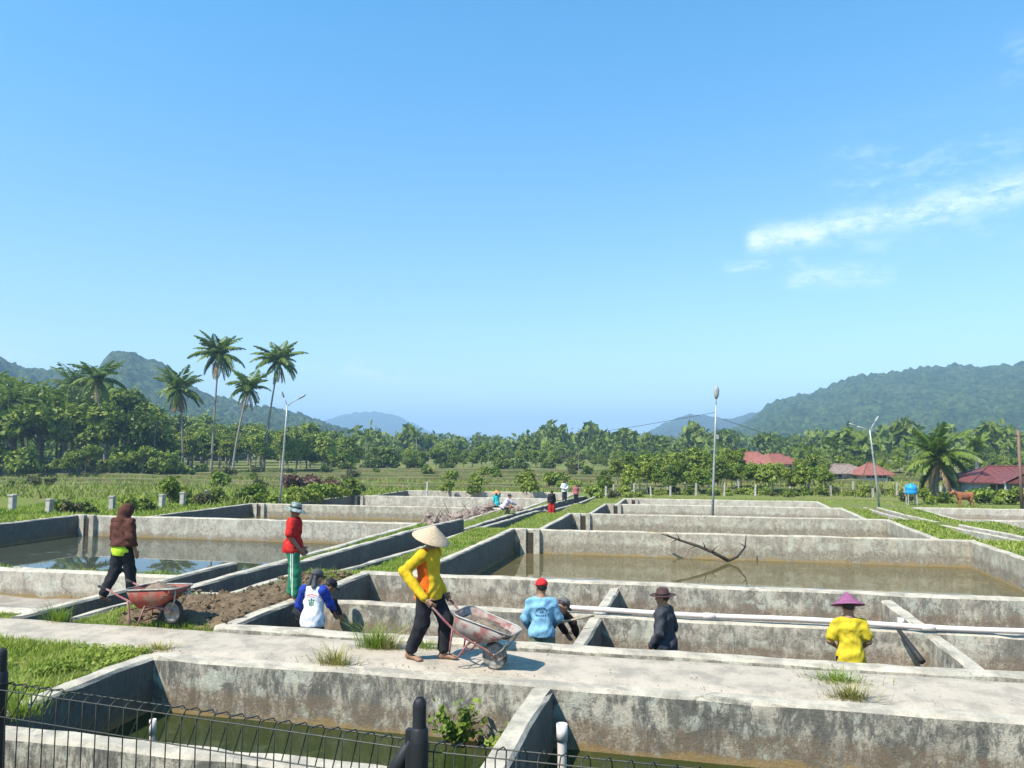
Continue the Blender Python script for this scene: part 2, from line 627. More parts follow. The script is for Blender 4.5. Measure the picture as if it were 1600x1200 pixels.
def wallpath(name, pts, width, depth, mat, parent=None, wl=1.0, step=.4, jit=.010, cham=.03):
    """a cast concrete wall along a polyline of top-centre points"""
    P = resample(pts, step)
    n = len(P)
    tg = np.gradient(P[:, :2], axis=0)
    tg /= np.linalg.norm(tg, axis=1)[:, None] + 1e-9
    nx = np.stack([tg[:, 1], -tg[:, 0]], 1)
    sec = [(-.5, depth, 0), (-.5, depth * .5, 0), (-.5, .035, 0), (-.5, 0, cham), (.5, 0, -cham), (.5, .035, 0), (.5, depth * .5, 0), (.5, depth, 0)]
    V, dep = [], []
    k = len(sec)
    ph = rng.random() * 100
    for i in range(n):
        s = P[i, 0] + P[i, 1] * 1.3
        dz = (vnoise(np.array(s * 1.1 + ph), np.array(1.7)) - .5) * 2.6 * jit
        du = (vnoise(np.array(s * .7 + ph), np.array(9.1)) - .5) * 2 * jit
        chip = [rng.uniform(.012, .04) if rng.random() < .05 else 0.0 for _ in (0, 1)]
        for j, (u, d, c) in enumerate(sec):
            off = u * width + c + du + rng.normal(0, jit * .35)
            V.append((P[i, 0] + nx[i, 0] * off, P[i, 1] + nx[i, 1] * off, P[i, 2] - d + (dz + rng.normal(0, jit * .4)) * (d < .1) - (chip[0 if u < 0 else 1] if d < .02 else 0)))
            dep.append(d / wl)
    F = []
    for i in range(n - 1):
        for j in range(k - 1):
            F.append((i * k + j, (i + 1) * k + j, (i + 1) * k + j + 1, i * k + j + 1))
    V = np.array(V)
    o = P[0]
    mb = MB()
    mb.v = [tuple(v - o) for v in V]
    mb.f = F + [tuple(range(k)), tuple((n - 1) * k + j for j in range(k))[::-1]]
    mb.m = [0] * len(mb.f)
    ob = mb.build(name, mat, parent, tuple(o))
    a = ob.data.attributes.new('dep', 'FLOAT', 'POINT')
    a.data.foreach_set('value', dep)
    return ob


def plane(name, x0, x1, y0, y1, z, mat, parent=None, step=1.0, amp=0.0, kind=None):
    nx, ny = max(2, int((x1 - x0) / step) + 1), max(2, int((y1 - y0) / step) + 1)
    X, Y = np.meshgrid(np.linspace(x0, x1, nx), np.linspace(y0, y1, ny), indexing='ij')
    Z = np.full(X.shape, z, float) + (fbm(X * 1.3, Y * 1.3, 11) - .45) * amp
    return grid_mesh(name, X, Y, Z, mat, parent)


def grid_mesh(name, X, Y, Z, mat, parent=None, smooth=True):
    nx, ny = X.shape
    V = np.stack([X, Y, Z], -1).reshape(-1, 3)
    idx = np.arange(nx * ny).reshape(nx, ny)
    F = np.stack([idx[:-1, :-1], idx[1:, :-1], idx[1:, 1:], idx[:-1, 1:]], -1).reshape(-1, 4)
    return np_mesh(name, V, F, mat, parent, smooth=smooth)


def pond(label, x0, x1, y0, y1, zt, zf, zw, mat, floor_mat, water_mat, walls, wl=None, step=.45, floor_amp=.06, sluice=False, name='fish_pond'):
    e = empty(name, (x0, y0, zt))
    tag(e, label, 'pond', 'concrete fish ponds')
    M0 = Matrix.Translation((-x0, -y0, -zt))
    wl = wl or (zt - (zw if zw is not None else zf))
    H = zt - zf + .35
    kids = []
    for side, z in walls.items():
        h = z - zf + .35
        w_ = z - (zw if zw is not None else zf)
        if side == 'left':
            q = wallpath('wall', [(x0 - T / 2, y0 - .02, z), (x0 - T / 2, y1 + .02, z)], T, h, MAT['mossy_shade'], None, w_, step)
        elif side == 'right':
            q = wallpath('wall', [(x1 + T / 2, y0 - .02, z), (x1 + T / 2, y1 + .02, z)], T, h, mat, None, w_, step)
        elif side == 'back':
            q = wallpath('wall', [(x0 - T, y1 + T / 2, z + .002), (x1 + T, y1 + T / 2, z + .002)], T, h, mat, None, w_, step)
        elif side == 'front':
            q = wallpath('wall', [(x0 - T, y0 - T / 2, z + .002), (x1 + T, y0 - T / 2, z + .002)], T, h, mat, None, w_, step)
        kids.append(q)
    kids.append(plane('pond_floor', x0 - .1, x1 + .1, y0 - .1, y1 + .1, zf, floor_mat, None, .5, floor_amp))
    if zw is not None:
        kids.append(plane('water', x0 - .11, x1 + .11, y0 - .11, y1 + .11, zw, water_mat, None, 4.0))
    if sluice:
        for dx in (.22, .72):
            mb = MB().box((x0 + dx, y1 - .16, zf - .1), (x0 + dx + .22, y1 + .03, zt + .012))
            kids.append(mb.build('sluice_post', MAT['wall_clean']))
        mb = MB().box((x0 + .44, y1 - .10, zf - .1), (x0 + .72, y1 - .06, zt - .12))
        kids.append(mb.build('sluice_board', MAT['dark_wood']))
    for q in kids:
        q.parent = e
        q.matrix_parent_inverse = M0
    PITS.append((x0 - .1, x1 + .1, y0 - .1, y1 + .1, zf - .3))
    return e


MAT['dark_wood'] = simple('wet_dark_wood', (.06, .045, .03), (.035, .028, .02), 4, .7, .4, stretch=(1, 1, 8))
XL, XR = -6.72, 8.5
fore = pond('pond right under the wire fence, mostly out of view', -13, XR, 3.1, 6.0, -.02, -1.0, -.5, MAT['wall'], MAT['mud'], MAT['water_green'],
            {'left': 0, 'right': 0, 'front': 0}, step=.3)
near = pond('nearest pond of green water behind the wire fence', XL, XR, 6.25, 8.60, 0, -1.05, -.66, MAT['wall'], MAT['mud'], MAT['water_green'],
            {'left': 0, 'right': 0, 'back': 0}, step=.3)
q = wallpath('wall', [(-13.2, 6.125, 0), (XR + T, 6.125, 0)], .24, 1.3, MAT['wall'], None, .5, .3)
q.parent = fore
q.matrix_parent_inverse = Matrix.Translation((13, -3.1, .02))
d = wallpath('dividing_wall', [(-1.72, 6.27, -.02), (-1.72, 8.58, -.02)], .24, 1.1, MAT['mossy_shade'], None, .66, .3)
d.parent = near
d.matrix_parent_inverse = Matrix.Translation((-XL, -6.25, 0))
work = pond('drained pond with inner walls where the men stand digging', XL, XR, 10.42, 15.20, 0, -.90, None, MAT['wall_dig'], MAT['mud'], None,
            {'left': .008, 'right': 0, 'back': .008, 'front': .008}, step=.3, floor_amp=.16)
for pts in ([(XL - .02, 12.47, -.015), (XR + .02, 12.47, -.015)], [(-1.62, 10.40, -.035), (-1.62, 12.37, -.05)], [(-1.62, 12.57, -.05), (-1.62, 15.22, -.09)],
            [(3.24, 10.40, -.035), (3.24, 12.37, -.05)], [(3.24, 12.57, -.05), (3.24, 15.22, -.09)]):
    d = wallpath('dividing_wall', pts, .2, 1.1, MAT['wall_dig'] if pts[0][0] < -6 else MAT['mossy_shade'] if pts[0][0] < 0 else MAT['wall_dig'], None, .9, .3)
    d.parent = work
    d.matrix_parent_inverse = Matrix.Translation((-XL, -10.42, 0))
pond('wide pond of tan water with a bare branch leaning in it', -6.62, XR, 15.44, 28.0, -.40, -1.9, -1.27, MAT['wall_muddy'], MAT['mud'], MAT['water_mud'],
     {'left': -.4, 'right': -.4, 'back': -.4}, sluice=True)
pond('shallow pond just behind the branch pond, crossed by no wall', -6.35, XR, 28.24, 39.6, -.80, -2.1, -1.72, MAT['wall_muddy'], MAT['mud'], MAT['water_mud'],
     {'left': -.8, 'right': -.8, 'back': -.8}, step=.8, sluice=True)
pond('narrow looking far pond with the lamp pole at its front wall', -5.95, XR, 39.84, 51.8, -1.20, -2.3, -2.0, MAT['wall_far'], MAT['silt'], MAT['water_mud'],
     {'left': -1.2, 'right': -1.2, 'back': -1.2}, step=1.0, sluice=True)
pond('farthest pond on the right, before the row of fence posts', -5.6, XR, 52.04, 62.0, -1.50, -2.4, None, MAT['wall_far'], MAT['silt'], None,
     {'left': -1.5, 'right': -1.5, 'back': -1.5}, step=1.2, sluice=True)
pond('dry silted basin at the left edge beside the walkway', -22, -10.62, 10.68, 13.85, 0, -.55, None, MAT['wall_clean'], MAT['silt'], None,
     {'left': 0, 'front': 0}, step=.4, floor_amp=.2)
lp = pond('big pond on the left reflecting blue sky', -26.8, -10.95, 14.5, 29.0, -.40, -1.9, -1.30, MAT['wall_clean'], MAT['mud'], MAT['water_clear'],
          {'left': -.4, 'back': -.4, 'right': -.4}, sluice=True)
fw_ = wallpath('front_wall', [(-27, 13.85 + .12, 0), (-10.5, 13.85 + .12, 0)], .24, 1.9, MAT['wall_clean'], None, .55, .4)
fw2 = wallpath('front_wall', [(-27, 14.38, -.06), (-10.8, 14.38, -.06)], .22, 1.9, MAT['wall_clean'], None, 1.2, .4)
for q in (fw_, fw2):
    q.parent = lp
    q.matrix_parent_inverse = Matrix.Translation((26.8, -14.5, .4))
pond('second left pond with a brown stained back wall', -26.6, -10.95, 29.24, 42.4, -.85, -1.95, -1.62, MAT['wall_muddy'], MAT['mud'], MAT['water_mud'],
     {'left': -.85, 'back': -.85, 'right': -.85}, step=.8, sluice=True)
pond('third left pond with a bright bleached back wall', -27.0, -10.95, 42.64, 57.5, -1.30, -2.3, None, MAT['wall_clean'], MAT['silt'], None,
     {'left': -1.3, 'back': -1.3, 'right': -1.3}, step=1.0, sluice=True)
pond('farthest left pond, a thin pale line below the field', -27.2, -10.95, 57.74, 70.0, -1.60, -2.4, None, MAT['wall_clean'], MAT['silt'], None,
     {'left': -1.6, 'back': -1.6, 'right': -1.6}, step=1.2)
pond('low pond beyond the grass on the far right', 13.5, 34, 30, 41, -.85, -1.6, None, MAT['wall_far'], MAT['silt'], None,
     {'left': -.85, 'back': -.85, 'front': -.75}, step=1.0)
pond('low pond at the right edge below the house', 13.5, 34, 42.5, 54, -1.25, -1.9, None, MAT['wall_far'], MAT['silt'], None,
     {'left': -1.25, 'back': -1.25, 'front': -1.15}, step=1.0)


def channel(label, walls, floor, pit):
    e = empty('water_channel', walls[0][0])
    o = Vector(walls[0][0])
    tag(e, label, 'channel', 'concrete channels between the ponds')
    kids = [wallpath('wall', pts, wd, dp, MAT['mossy_shade'] if pts[0][0] < 0 else MAT['wall_clean'], None, .75, .45) for pts, wd, dp in [(w_[0:-2], w_[-2], w_[-1]) for w_ in walls]]
    V, F = [], []
    for i, (x0, x1, y, z) in enumerate(floor):
        V += [(x0, y, z), (x1, y, z)]
        if i:
            F.append((2 * i - 2, 2 * i - 1, 2 * i + 1, 2 * i))
    kids.append(MB().add(V, F).build('channel_floor', MAT['mud']))
    for q in kids:
        q.parent = e
        q.matrix_parent_inverse = Matrix.Translation(-o)
    for p_ in pit:
        PITS.append(p_)


channel('short ditch running from the walkway to the big left pond',
        [[(-10.42, 10.15, 0), (-10.40, 15.9, 0), .22, .8], [(-9.52, 10.3, -.02), (-9.5, 12.7, -.02), .14, .8]],
        [(-10.4, -9.4, 10.1, -.5), (-10.4, -9.4, 15.9, -.55)], [(-10.38, -9.5, 10.25, 15.8, -.8)])
channel('long ditch along the grassy embankment towards the far workers',
        [[(-9.42, 12.6, 0), (-9.42, 16.0, 0), (-9.42, 17.2, -.13), (-9.42, 24.7, -.16), (-9.42, 30.3, -.3), .22, 1.3],
         [(-9.42, 30.6, -.74), (-9.42, 36.4, -.79), (-9.42, 45.6, -1.0), (-9.42, 59, -1.33), (-9.42, 66, -1.6), .22, 1.0],
         [(-8.28, 12.6, 0), (-8.28, 15.0, -.01), (-8.28, 17, -.29), (-8.28, 22, -.42), (-8.28, 28, -.46), (-8.28, 32.3, -.58), (-8.28, 40, -.72), (-8.28, 43, -1.0), (-8.28, 55, -1.38), (-8.28, 66, -1.52), .2, 1.2],
         [(-9.3, 12.6, -.01), (-8.4, 12.6, -.01), .18, 1.0]],
        [(-9.4, -8.3, 12.6, -.62), (-9.4, -8.3, 17, -.9), (-9.4, -8.3, 30, -1.15), (-9.4, -8.3, 45, -1.7), (-9.4, -8.3, 66, -2.3)],
        [(-9.38, -8.32, 12.7, 30, -1.4), (-9.38, -8.32, 30.01, 66, -2.6)])
channel('thin double kerbed ditch on the right bank, nearer piece',
        [[(10.35, 18, -.30), (10.35, 28, -.42), (10.35, 37.5, -.78), .14, .5], [(11.05, 18, -.28), (11.05, 28, -.40), (11.05, 37.5, -.76), .14, .5]],
        [(10.3, 11.1, 18, -.42), (10.3, 11.1, 28, -.55), (10.3, 11.1, 37.5, -.9)], [(10.36, 11.04, 18, 37.5, -1.3)])
channel('thin double kerbed ditch on the right bank, farther piece',
        [[(9.95, 39.2, -.84), (10.0, 46, -1.05), (10.3, 53.5, -1.25), .14, .5], [(10.75, 39.2, -.82), (10.8, 46, -1.03), (11.1, 53.5, -1.23), .14, .5]],
        [(9.9, 10.8, 39.2, -1.0), (9.95, 10.85, 46, -1.15), (10.25, 11.15, 53.5, -1.35)], [(10.0, 10.72, 39.2, 53, -1.7)])

# the walkway between the near ponds
def walkway():
    X, Y = np.meshgrid(np.arange(-24, 12.01, .2), np.linspace(8.868, 10.155, 9), indexing='ij')
    Y = np.where(X < XL - .3, Y + .06 * np.sin(X * 1.7) * (np.abs(Y - 9.5) > .5), Y)
    Z = -.014 + (fbm(X * 1.1, Y * 1.4, 21) - .5) * .035
    Z[:, 0] -= .05
    Z[:, -1] -= .05
    o = grid_mesh('walkway', X, Y, Z, MAT['walk'])
    tag(o, 'pale concrete walkway crossing between the ponds', 'walkway', kind='structure')


walkway()


# ------------------------------------------------------------------ the ground, one sheet to the horizon
def ground():
    xs = set(np.round(np.concatenate([np.arange(-60, 61, 2.0), np.array([-5200, -2500, -1200, -600, -300, -200, -140, -100, -80, 80, 100, 140, 200, 300, 600, 1200, 2500, 5200])]), 3))
    ys = set(np.round(np.concatenate([np.arange(-20, 132, 2.0), np.array([-400, -200, -80, -40, 140, 160, 200, 260, 350, 500, 800, 1400, 2500, 5600]), [2.44, 2.56, 2.7, 2.8]]), 3))
    for x0, x1, y0, y1, z in PITS:
        xs |= {round(v, 3) for v in (x0, x1, x0 - .07, x1 + .07)}
        ys |= {round(v, 3) for v in (y0, y1, y0 - .07, y1 + .07)}
    for b, _ in R_LEV[1:]:
        ys |= {round(b, 3), round(b + 2.2, 3)}
    xs |= {-9.6, -10.6}
    xs, ys = np.array(sorted(xs)), np.array(sorted(ys))
    X, Y = np.meshgrid(xs, ys, indexing='ij')
    Z = zg(X, Y)
    far = np.clip((Y - 130) / 200, 0, 1)
    Z = Z * (1 - far) + far * -1.7
    for x0, x1, y0, y1, z in PITS:
        m = (X >= x0 - 1e-4) & (X <= x1 + 1e-4) & (Y >= y0 - 1e-4) & (Y <= y1 + 1e-4)
        Z[m] = np.minimum(Z[m], z)
    # shallow seat for the walkway slabs
    m = (Y > 8.8) & (Y < 10.2) & (X > -24.5)
    Z[m] = np.minimum(Z[m], -.075)
    o = grid_mesh('ground', X, Y, Z, MAT['ground'], smooth=False)
    tag(o, 'grassy ground and flat rice fields reaching to the hills', 'ground', kind='structure')


ground()


# turned soil between the embankment and the walkway
def soil():
    X, Y = np.meshgrid(np.linspace(-9.2, XL - T + .02, 80), np.linspace(10.2, 15.6, 140), indexing='ij')
    m = fbm(X * .9, Y * .7, 5)
    edge = np.clip((X + 8.15) / .3, 0, 1) + np.clip((12.5 - Y) / .3, 0, 1)
    edge = np.clip(edge, 0, 1) * np.clip((Y - 10.2) / .3, 0, 1) * np.clip((15.5 - Y) / 1.5, 0, 1) * np.clip((X + 9.0) / .3, 0, 1) * np.clip((XL - .1 - X) / .25, .25, 1)
    Z = -.09 + edge * (.04 + .08 * m * np.clip((14.6 - Y) / 2, 0, 1) + .10 * (fbm(X * 3.1 + 2 * fbm(X, Y, 2), Y * 3.7, 8) - .3) + .05 * vnoise(X * 17 + Y * 3, Y * 15 - X * 4, 4) + .03 * rng.random(X.shape))
    Z = np.where(edge < .02, -1.6, Z)
    o = grid_mesh('turned_soil', X, Y, Z, MAT['soil'], smooth=False)
    tag(o, 'strip of freshly turned brown soil beside the drained pond', 'soil', kind='stuff')


soil()


def clods():
    r = np.random.default_rng(77)
    mb = MB()
    for i in range(520):
        x, y = r.uniform(-8.9, XL - .15), r.uniform(10.3, 14.9)
        if x < -8.1 and y > 12.4:
            continue
        s = abs(r.normal(0, .035)) + .012
        v = np.array([[1, 0, 0], [-1, 0, 0], [0, 1, 0], [0, -1, 0], [0, 0, .8], [0, 0, -.8]]) * r.uniform(.5, 1.4, (6, 1)) + r.normal(0, .15, (6, 3))
        mb.add(v * s + np.array([x, y, .02 + r.uniform(0, .05)]), [(0, 2, 4), (2, 1, 4), (1, 3, 4), (3, 0, 4), (2, 0, 5), (1, 2, 5), (3, 1, 5), (0, 3, 5)])
    tag(mb.build('soil_clods', MAT['soil']), 'loose clods lying on the turned soil', 'soil', kind='stuff')


clods()

# terraces of the rice fields: low earth bunds
MAT['bund'] = simple('earth_bund', (.15, .125, .06), (.10, .13, .035), .8, .95, .5, obj=False)
for i, (y, x0, x1, sl, h) in enumerate([(74, -95, 12, .02, .35), (82, -110, 20, -.02, .4), (91, -120, 25, .03, .45), (101, -130, -8, .01, .5), (108, -60, 45, -.03, .4), (118, -70, 60, .02, .5), (130, -60, 70, -.02, .5)]):
    pts = []
    for x in np.arange(x0, x1, 5.0):
        yy = y + (x - x0) * sl + 3 * (vnoise(np.array(x * .04), np.array(i * 3.1)) - .5)
        pts.append((x, float(yy), float(zg(x, yy)) + h))
    o = wallpath('field_bund', pts, 1.1, h + .4, MAT['bund'], None, 9, 2.5, .08, .35)
    tag(o, kind='structure')


# ------------------------------------------------------------------ wooded hills
def hill_mat(name, c1, c2):
    m, t, p = new_mat(name)
    pos = t.new('ShaderNodeNewGeometry').outputs['Position']
    n = t.noise(pos, .035, 5, .65)
    n2 = t.noise(pos, .16, 3, .6)
    c = t.mix(t.ramp(n, .35, .65), c1, c2)
    c = t.mix(t.ramp(n2, .4, .65, 0, .8), c, tuple(x * .4 for x in c1))
    t.put(p.inputs['Base Color'], c)
    p.inputs['Roughness'].default_value = .9
    p.inputs['Specular IOR Level'].default_value = .1
    bump(t, p, t.math('ADD', n2, t.noise(pos, .5, 3, .6)), .9, 3.0)
    return m


MAT['hill'] = hill_mat('wooded_hill', (.035, .065, .02), (.08, .115, .035))
MAT['hill_far'] = hill_mat('far_wooded_hill', (.04, .06, .028), (.06, .08, .035))


def cells(X, Y, s, seed):
    x, y = X / s, Y / s
    ix, iy = np.floor(x), np.floor(y)
    best = np.full(X.shape, 9.0)
    hb = np.zeros(X.shape)
    for dx in (-1, 0, 1):
        for dy in (-1, 0, 1):
            cx, cy = ix + dx, iy + dy
            px = cx + hash2(cx, cy, seed)
            py = cy + hash2(cx, cy, seed + 5)
            d_ = (x - px) ** 2 + (y - py) ** 2
            m = d_ < best
            best = np.where(m, d_, best)
            hb = np.where(m, hash2(cx, cy, seed + 9), hb)
    return np.clip(1 - best / .55, 0, 1) * (.5 + .5 * hb)


def hill(name, label, sil, D, front, back, du, crown, cs, mat, seed, gully=.12):
    sil = np.array(sil, float)
    azs, hs = [], []
    for px, py in sil:
        dvec = ray(px, py)
        azs.append(math.atan2(dvec[0], dvec[1]))
        hs.append(CAM_Z + D * dvec[2] / math.hypot(dvec[0], dvec[1]))
    azs, hs = np.array(azs), np.array(hs)
    A = np.arange(azs[0], azs[-1], du / D)
    R = np.arange(-front, back, du * 1.15)
    A, R = np.meshgrid(A, R, indexing='ij')
    Hr = np.interp(A, azs, hs)
    u = A * D
    Hr = Hr + (fbm(u / 60, u * 0, seed) - .5) * .02 * Hr
    t = np.where(R < 0, 1 + R / front, 1 - R / back)
    prof = np.where(R < 0, t ** 1.15, t)
    gul = (fbm(u / (front * .22), R / (front * .6), seed + 2) - .5) * gully * 4 * t * (1 - t)
    Z = -2 + (Hr - crown * .6 + 2) * np.clip(prof + gul, 0, 1.2)
    dist = D + R
    X, Y = np.sin(A) * dist, np.cos(A) * dist
    am = .45 + 1.1 * fbm(X / 90, Y / 90, seed + 6)
    Z = Z + (cells(X, Y, cs, seed) * crown * 1.2 + cells(X, Y, cs * .5, seed + 3) * crown * .5 + cells(X, Y, cs * 1.9, seed + 8) * crown * .7 - crown * .5) * am
    o = grid_mesh(name, X, Y, Z, mat, smooth=True)
    tag(o, label, 'hill', kind='structure')


hill('hill', 'dark wooded ridge with a craggy knob on the left', [(-700, 470), (-300, 500), (-80, 520), (0, 556), (18, 572), (60, 577), (120, 580), (156, 574), (165, 556), (175, 548), (190, 545), (205, 547), (216, 553), (226, 562), (240, 563), (262, 570), (275, 590), (300, 604), (330, 618), (380, 634), (430, 640), (470, 650), (510, 664), (540, 675), (600, 690), (680, 700)],
     900, 420, 250, 2.5, 6.5, 10, MAT['hill'], 3)
hill('hill', 'broad wooded hill rising on the right', [(1090, 698), (1140, 675), (1180, 652), (1205, 632), (1230, 622), (1268, 616), (1300, 602), (1340, 589), (1400, 579), (1470, 571), (1540, 571), (1600, 566), (1750, 556), (1950, 560), (2300, 540)],
     1150, 560, 260, 2.6, 6.5, 11, MAT['hill'], 13)
hill('hill', 'hazy blue mountain in the middle of the valley', [(330, 690), (440, 672), (505, 660), (530, 649), (560, 645), (590, 643), (620, 650), (640, 659), (670, 675), (720, 684), (790, 690)],
     3600, 1100, 900, 22, 12, 40, MAT['hill_far'], 23)
hill('hill', 'hazy pointed ridge left of the broad right hill', [(930, 697), (985, 688), (1010, 678), (1040, 664), (1065, 652), (1080, 646), (1095, 649), (1130, 655), (1160, 649), (1200, 640), (1300, 632), (1420, 640)],
     2100, 700, 500, 11, 11, 26, MAT['hill_far'], 33)
hill('hill', 'faint low hills closing the valley', [(560, 694), (700, 684), (740, 680), (800, 684), (880, 686), (950, 683), (1000, 686), (1100, 690)],
     4300, 900, 600, 26, 12, 45, MAT['hill_far'], 43)

# ------------------------------------------------------------------ the air
hz = MB().box((-5300, -500, -6), (5300, 5700, 225)).build('haze', None)
hm = bpy.data.materials.new('haze')
hm.use_nodes = True
hm.node_tree.nodes.clear()
ht = NT(hm.node_tree)
pv = ht.new('ShaderNodeVolumePrincipled')
pv.inputs['Color'].default_value = (.48, .74, 1.0, 1)
pv.inputs['Density'].default_value = .00044
pv.inputs['Anisotropy'].default_value = 0.0
ho = ht.new('ShaderNodeOutputMaterial')
ht.l.new(pv.outputs[0], ho.inputs['Volume'])
hz.data.materials.clear()
hz.data.materials.append(hm)
tag(hz, 'pale blue haze filling the valley', 'haze', kind='stuff')
# ================================================================== VEGETATION
def tris(V3):
    """(n,3,3) array -> verts, faces"""
    n = len(V3)
    return V3.reshape(-1, 3), np.arange(n * 3).reshape(n, 3)


def grass(name, label, areas, mat, hgt=.07, wid=.006, seed=1, seg=True):
    r = np.random.default_rng(seed)
    out = []
    for x0, x1, y0, y1, dens in areas:
        n = int((x1 - x0) * (y1 - y0) * dens)
        X, Y = r.uniform(x0, x1, n), r.uniform(y0, y1, n)
        cl_ = fbm(X * 1.7, Y * 1.7, seed)
        k = r.random(n) < np.clip((cl_ - .25) * 3.2, .08, 1)
        X, Y, cl_ = X[k], Y[k], cl_[k]
        n = len(X)
        Z = zg(X, Y) - .012
        h = hgt * r.uniform(.5, 1.5, n) * (.55 + cl_)
        a = r.uniform(0, 2 * np.pi, n)
        w_ = wid * r.uniform(.7, 1.5, n)
        lean = h * r.uniform(.2, 1.0, n)
        b = a + r.uniform(-.5, .5, n) + np.pi / 2
        P = np.stack([X, Y, Z], 1)
        s = np.stack([np.cos(a) * w_, np.sin(a) * w_, 0 * a], 1)
        ln = np.stack([np.cos(b) * lean, np.sin(b) * lean, 0 * a], 1)
        up = np.stack([0 * h, 0 * h, h], 1)
        mid = P + up * .6 + ln * .35
        tip = P + up + ln
        if seg:
            out += [np.stack([P - s, P + s, mid + s * .8], 1), np.stack([P - s, mid + s * .8, mid - s * .8], 1), np.stack([mid - s * .8, mid + s * .8, tip], 1)]
        else:
            out += [np.stack([P - s * 1.6, P + s * 1.6, tip], 1)]
    V, F = tris(np.concatenate(out))
    o = np_mesh(name, V, F, mat)
    tag(o, label, 'grass', kind='stuff')
    return o


grass('grass', 'bright green grass in the corner left of the nearest pond', [(-15, XL - T - .02, 6.3, 8.97, 2600)], MAT['grass'], .085, .006, 2)
grass('grass', 'grass and weeds around the parked wheelbarrow', [(-9.4, -7.0, 10.18, 11.6, 1300), (-9.2, -7.9, 11.6, 12.45, 1300), (-22, -10.6, 10.16, 10.44, 700), (-8.15, -7.0, 11.0, 15.4, 420)], MAT['grass'], .07, .006, 3)
grass('grass', 'grass on the embankment between the ditch and right ponds', [(-8.16, -6.98, 14.6, 28, 900), (-8.16, -6.7, 28, 44, 420), (-8.16, -6.3, 44, 66, 160)], MAT['grass'], .065, .009, 4, False)
grass('grass', 'grass strip between the big left pond and the ditch', [(-10.7, -9.56, 16, 31, 700), (-10.7, -9.56, 31, 46, 220), (-26.5, -10.6, 14.1, 14.28, 900), (-13, -10.8, 14.05, 14.3, 1200)], MAT['grass'], .075, .009, 5, False)
grass('grass', 'rough grass along the left bank by the posts', [(-36, -27.1, 14, 46, 110), (-40, -27.3, 46, 75, 45), (-27, -11, 70.3, 76, 40)], MAT['grass'], .16, .022, 6, False)
grass('grass', 'sunlit grass on the right bank beside the ditch', [(8.8, 10.25, 15.5, 56, 260), (11.15, 13.2, 16, 56, 200), (13.2, 20, 54.5, 66, 40), (-6, 13, 62.4, 66, 70)], MAT['grass'], .08, .016, 7, False)


grass('field_grass', 'tall rough grass and rice stubble of the open field', [(-95, 14, 71, 100, 4.5), (-100, 30, 100, 128, 3.0), (-60, -27, 40, 72, 6), (12, 40, 72, 95, 5)], MAT['field_grass'], .38, .04, 21, False)
grass('field_grass', 'dry yellow grass streaking the open field', [(-95, 14, 72, 126, 1.6), (14, 40, 72, 95, 2)], MAT['grass_dry'], .35, .04, 22, False)


def leaf_quads(C, N, size, r, aspect=1.7):
    """one rhombic leaf at each centre C with normal N"""
    n = len(C)
    rnd = r.normal(size=(n, 3))
    u = np.cross(N, rnd)
    u /= np.linalg.norm(u, axis=1)[:, None] + 1e-9
    v = np.cross(N, u)
    L = size * r.uniform(.6, 1.4, n)[:, None]
    a, b = u * L * .5 * aspect, v * L * .5
    fold = N * L * .12
    return np.stack([C - a, C - b + fold, C + a, C + b + fold], 1)


def crown_arr(seed, rx, ry, rz, lobes, per, leaf, clumps, spread=.55, hollow=.35):
    r = np.random.default_rng(seed)
    lc = []
    for i in range(lobes):
        a, e = r.uniform(0, 2 * np.pi), r.uniform(-.7, 1.0)
        q = r.uniform(.35, .75)
        lc.append((math.cos(a) * rx * q * math.sqrt(max(0, 1 - e * e)), math.sin(a) * ry * q * math.sqrt(max(0, 1 - e * e)), e * rz * q * 1.1))
    lc = np.array(lc)
    Q = []
    for c in lc:
        lr = r.uniform(.32, .58) * min(rx, rz)
        d_ = r.normal(size=(clumps, 3))
        d_ /= np.linalg.norm(d_, axis=1)[:, None]
        d_[:, 2] = np.abs(d_[:, 2]) * .9 - .25
        cc = c + d_ * lr * r.uniform(hollow, 1.05, (clumps, 1))
        C = np.repeat(cc, per, 0) + r.normal(size=(clumps * per, 3)) * leaf * 1.5 * spread
        N = np.repeat(d_, per, 0) + r.normal(size=(clumps * per, 3)) * .75 + np.array([0, 0, .4])
        N /= np.linalg.norm(N, axis=1)[:, None]
        Q.append(leaf_quads(C, N, leaf, r))
    return np.concatenate(Q)


def quads_mesh(name, Q, mat):
    n = len(Q)
    V = Q.reshape(-1, 3)
    F = np.arange(n * 4).reshape(n, 4)
    me = bpy.data.meshes.new(name)
    me.vertices.add(len(V))
    me.vertices.foreach_set('co', V.astype(np.float32).ravel())
    me.loops.add(F.size)
    me.loops.foreach_set('vertex_index', F.astype(np.int32).ravel())
    me.polygons.add(n)
    me.polygons.foreach_set('loop_start', np.arange(0, F.size, 4, dtype=np.int32))
    me.polygons.foreach_set('loop_total', np.full(n, 4, np.int32))
    me.materials.append(mat)
    me.update(calc_edges=True)
    return me


def ground_cover():
    r = np.random.default_rng(31)
    n = 9000
    X, Y = r.uniform(-12, XL - T - .05, n), r.uniform(6.3, 8.95, n)
    k = fbm(X * 1.3, Y * 1.3, 17) > .5
    X, Y = X[k], Y[k]
    N = r.normal(0, .45, (len(X), 3)) + np.array([0, -.1, 1.0])
    N /= np.linalg.norm(N, axis=1)[:, None]
    C = np.stack([X, Y, zg(X, Y) + r.uniform(.01, .09, len(X))], 1)
    o = link('ground_cover', quads_mesh('ground_cover', leaf_quads(C, N, .042, r, 1.3), MAT['leaf_light']))
    tag(o, 'leafy ground cover mixed into the grass left of the nearest pond', 'weeds', kind='stuff')


ground_cover()


